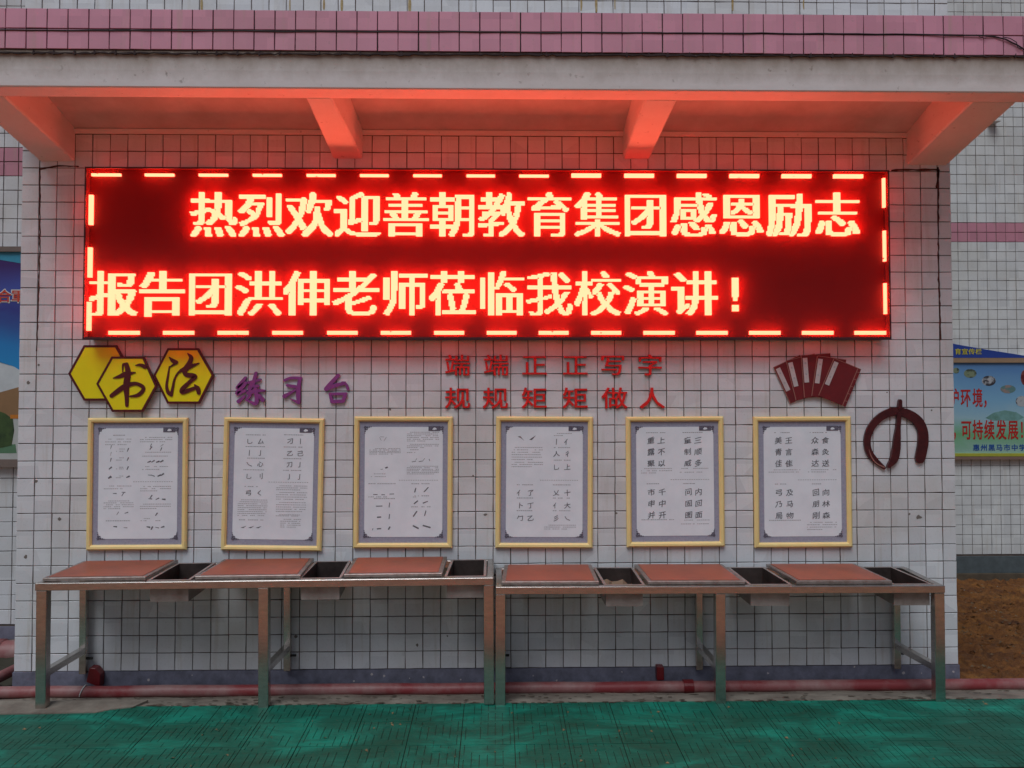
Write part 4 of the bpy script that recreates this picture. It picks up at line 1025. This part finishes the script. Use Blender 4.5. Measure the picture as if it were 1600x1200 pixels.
flat(post, 'printed_awning', plain('poster_orange', (.6, .2, .02), .6), [(16, 648), (30, 648), (30, 654), (16, 654)], YL - .003)
mbw = MB(); mbr = MB()
for ch, px in (('治', -16), ('合', 7), ('軍', 29)):
    X, Z = at(px, 463, YL); add_glyph(mbw, glyph(ch, .022), X, Z, .112, .104, YL - .0022)
    for dx, dz in ((-.006, 0), (.006, 0), (0, .006), (0, -.006), (.005, .005), (-.005, -.005)):
        pass
    add_glyph(mbr, glyph(ch, .022), X, Z, .095, .088, YL - .003)
mbw.build('letter_outline', M_WHITE, post); mbr.build('letter', plain('poster_red', (.62, .06, .03), .5), post)
for (y0, y1) in ((385, 393), (718, 730)):
    MB().prism([at(-424, y0, YL - .02), at(38, y0, YL - .02), at(38, y1, YL - .02), at(-424, y1, YL - .02)], YL - .02, YL + .03).build('frame_rail', plain('grey_brown_frame', (.20, .15, .13), .5), post)

# banner on the right building
YR = 3.46
ban = tag(empty('banner_board', (0, 0, 0)), 'light blue notice board with red slogan, behind the wall on the right', 'sign')
flat(ban, 'board', M_WHITE, [(1440, 556), (1800, 556), (1800, 718), (1440, 718)], YR + .006, .03)
z_a, z_b2 = at(1550, 712, YR)[1], at(1550, 566, YR)[1]
flat(ban, 'printed_picture', grad('banner_print', [(0, (.30, .48, .42)), (.22, (.16, .42, .20)), (.4, (.33, .52, .60)), (.62, (.20, .42, .62)), (1, (.10, .24, .50))], z_a, z_b2, 1.8, .35), [(1442, 566), (1798, 566), (1798, 709), (1442, 709)], YR)
flat(ban, 'header', plain('banner_header_blue', (.02, .06, .32), .45), [(1440, 524), (1494, 538), (1540, 546), (1600, 555.5), (1660, 559), (1440, 559)], YR)
MB().prism([at(1440, 559.5, YR-.02), at(1802, 559.5, YR-.02), at(1802, 566.5, YR-.02), at(1440, 566.5, YR-.02)], YR - .02, YR + .03).build('frame_rail', plain('tan_wood', (.36, .24, .15), .5), ban)
MB().prism([at(1440, 708.5, YR-.02), at(1802, 708.5, YR-.02), at(1802, 713, YR-.02), at(1440, 713, YR-.02)], YR - .02, YR + .03).build('frame_rail', plain('yellow_trim', (.45, .45, .05), .5), ban)
MB().prism([at(1440, 713.2, YR-.018), at(1802, 713.2, YR-.018), at(1802, 718, YR-.018), at(1440, 718, YR-.018)], YR - .018, YR + .03).build('frame_rail', plain('brown_trim', (.25, .16, .13), .5), ban)
def text_row(name, mat, items, cy, w, h, Y, off=.022):
    mb = MB()
    for ch, px in items:
        X, Z = at(px, cy, Y); add_glyph(mb, glyph(ch, off), X, Z, w, h, Y)
    return mb.build(name, mat, ban)
M_BR = plain('banner_red', (.50, .02, .015), .45); M_BY = plain('banner_yellow', (.62, .55, .05), .45); M_BB = plain('banner_blue', (.01, .08, .36), .45)
text_row('slogan', M_BR, [('护', 1491), ('环', 1509), ('境', 1527.5), ('，', 1544)], 622, .105, .195, YR - .002)
text_row('slogan', M_BR, [('，', 1496), ('可', 1510), ('持', 1528), ('续', 1546), ('发', 1564.5), ('展', 1583), ('！', 1601)], 672, .108, .205, YR - .002)
text_row('owner_name', M_BB, [(c, 1525.5 + 12 * i) for i, c in enumerate('惠州黑马市中学')], 699.5, .07, .068, YR - .002)
text_row('header_text', M_BY, [(c, 1473.5 + 11 * i) for i, c in enumerate('教育宣传栏')][0:1] + [(c, 1497 + 10.7 * i) for i, c in enumerate('育宣传栏')] , 549.5, .066, .062, YR - .002)
for kk, (px, py, rx, ry, mt) in enumerate([(1494, 579, 5, 4.5, 0), (1516, 583.5, 10, 7, 0), (1545, 595, 11, 8, 1), (1575, 608, 12, 6.5, 2), (1601, 590, 6, 12, 3), (1597, 627, 10, 8.5, 1), (1640, 600, 12, 9, 2)]):
    cols = [((.05, .07, .05), (.2, .25, .16)), ((.04, .04, .05), (.42, .44, .46)), ((.10, .22, .22), (.3, .22, .2)), ((.12, .01, .015), (.2, .05, .05))][mt]
    MB().prism([at(px + rx*math.cos(t), py + ry*math.sin(t), YR - .001) for t in [i*math.pi/8 for i in range(16)]], YR - .001, YR).build('printed_ball', plain('ball_print', cols[0], .5, col2=cols[1], scale=16, lo=.45, hi=.55), ban)
flat(ban, 'printed_stadium', plain('stadium_print', (.12, .26, .22), .5, col2=(.2, .4, .4), scale=10), [(1540, 653), (1552, 645), (1570, 641), (1588, 644), (1600, 652), (1590, 657), (1550, 657)], YR - .0008)

# =================================================================== LITTER
def bits(name, n, fn, mat, size):
    mb = MB()
    for _ in range(n):
        x, y, z = fn(); a = random.uniform(0, 6.28); s = size * random.uniform(.4, 1.4); c, q = math.cos(a)*s, math.sin(a)*s
        mb.add([(x-c, y-q, z+.001), (x+q*.5, y-c*.5, z+.004+s*.25), (x+c, y+q, z+.001), (x-q*.5, y+c*.5, z+.003)], [(0,1,2,3)])
    tag(mb.build(name, mat), kind='stuff')
def fl():
    return random.uniform(.3, 5.4), random.uniform(-1.1, -.45), 0.0
bits('leaf_litter', 70, fl, plain('dry_leaf', (.30, .24, .12), .8, col2=(.16, .09, .04), scale=30), .009)
def sl_():
    t = random.random() ** .6; return random.uniform(5.4, 9.0), .05 + 3.3*t, -.075 - .355*t + .012
bits('soil_litter', 1800, sl_, plain('soil_crumb', (.22, .15, .08), .9, col2=(.04, .02, .012), scale=6), .016)
bits('pale_pebbles', 140, sl_, plain('pale_pebble', (.34, .31, .27), .8), .014)
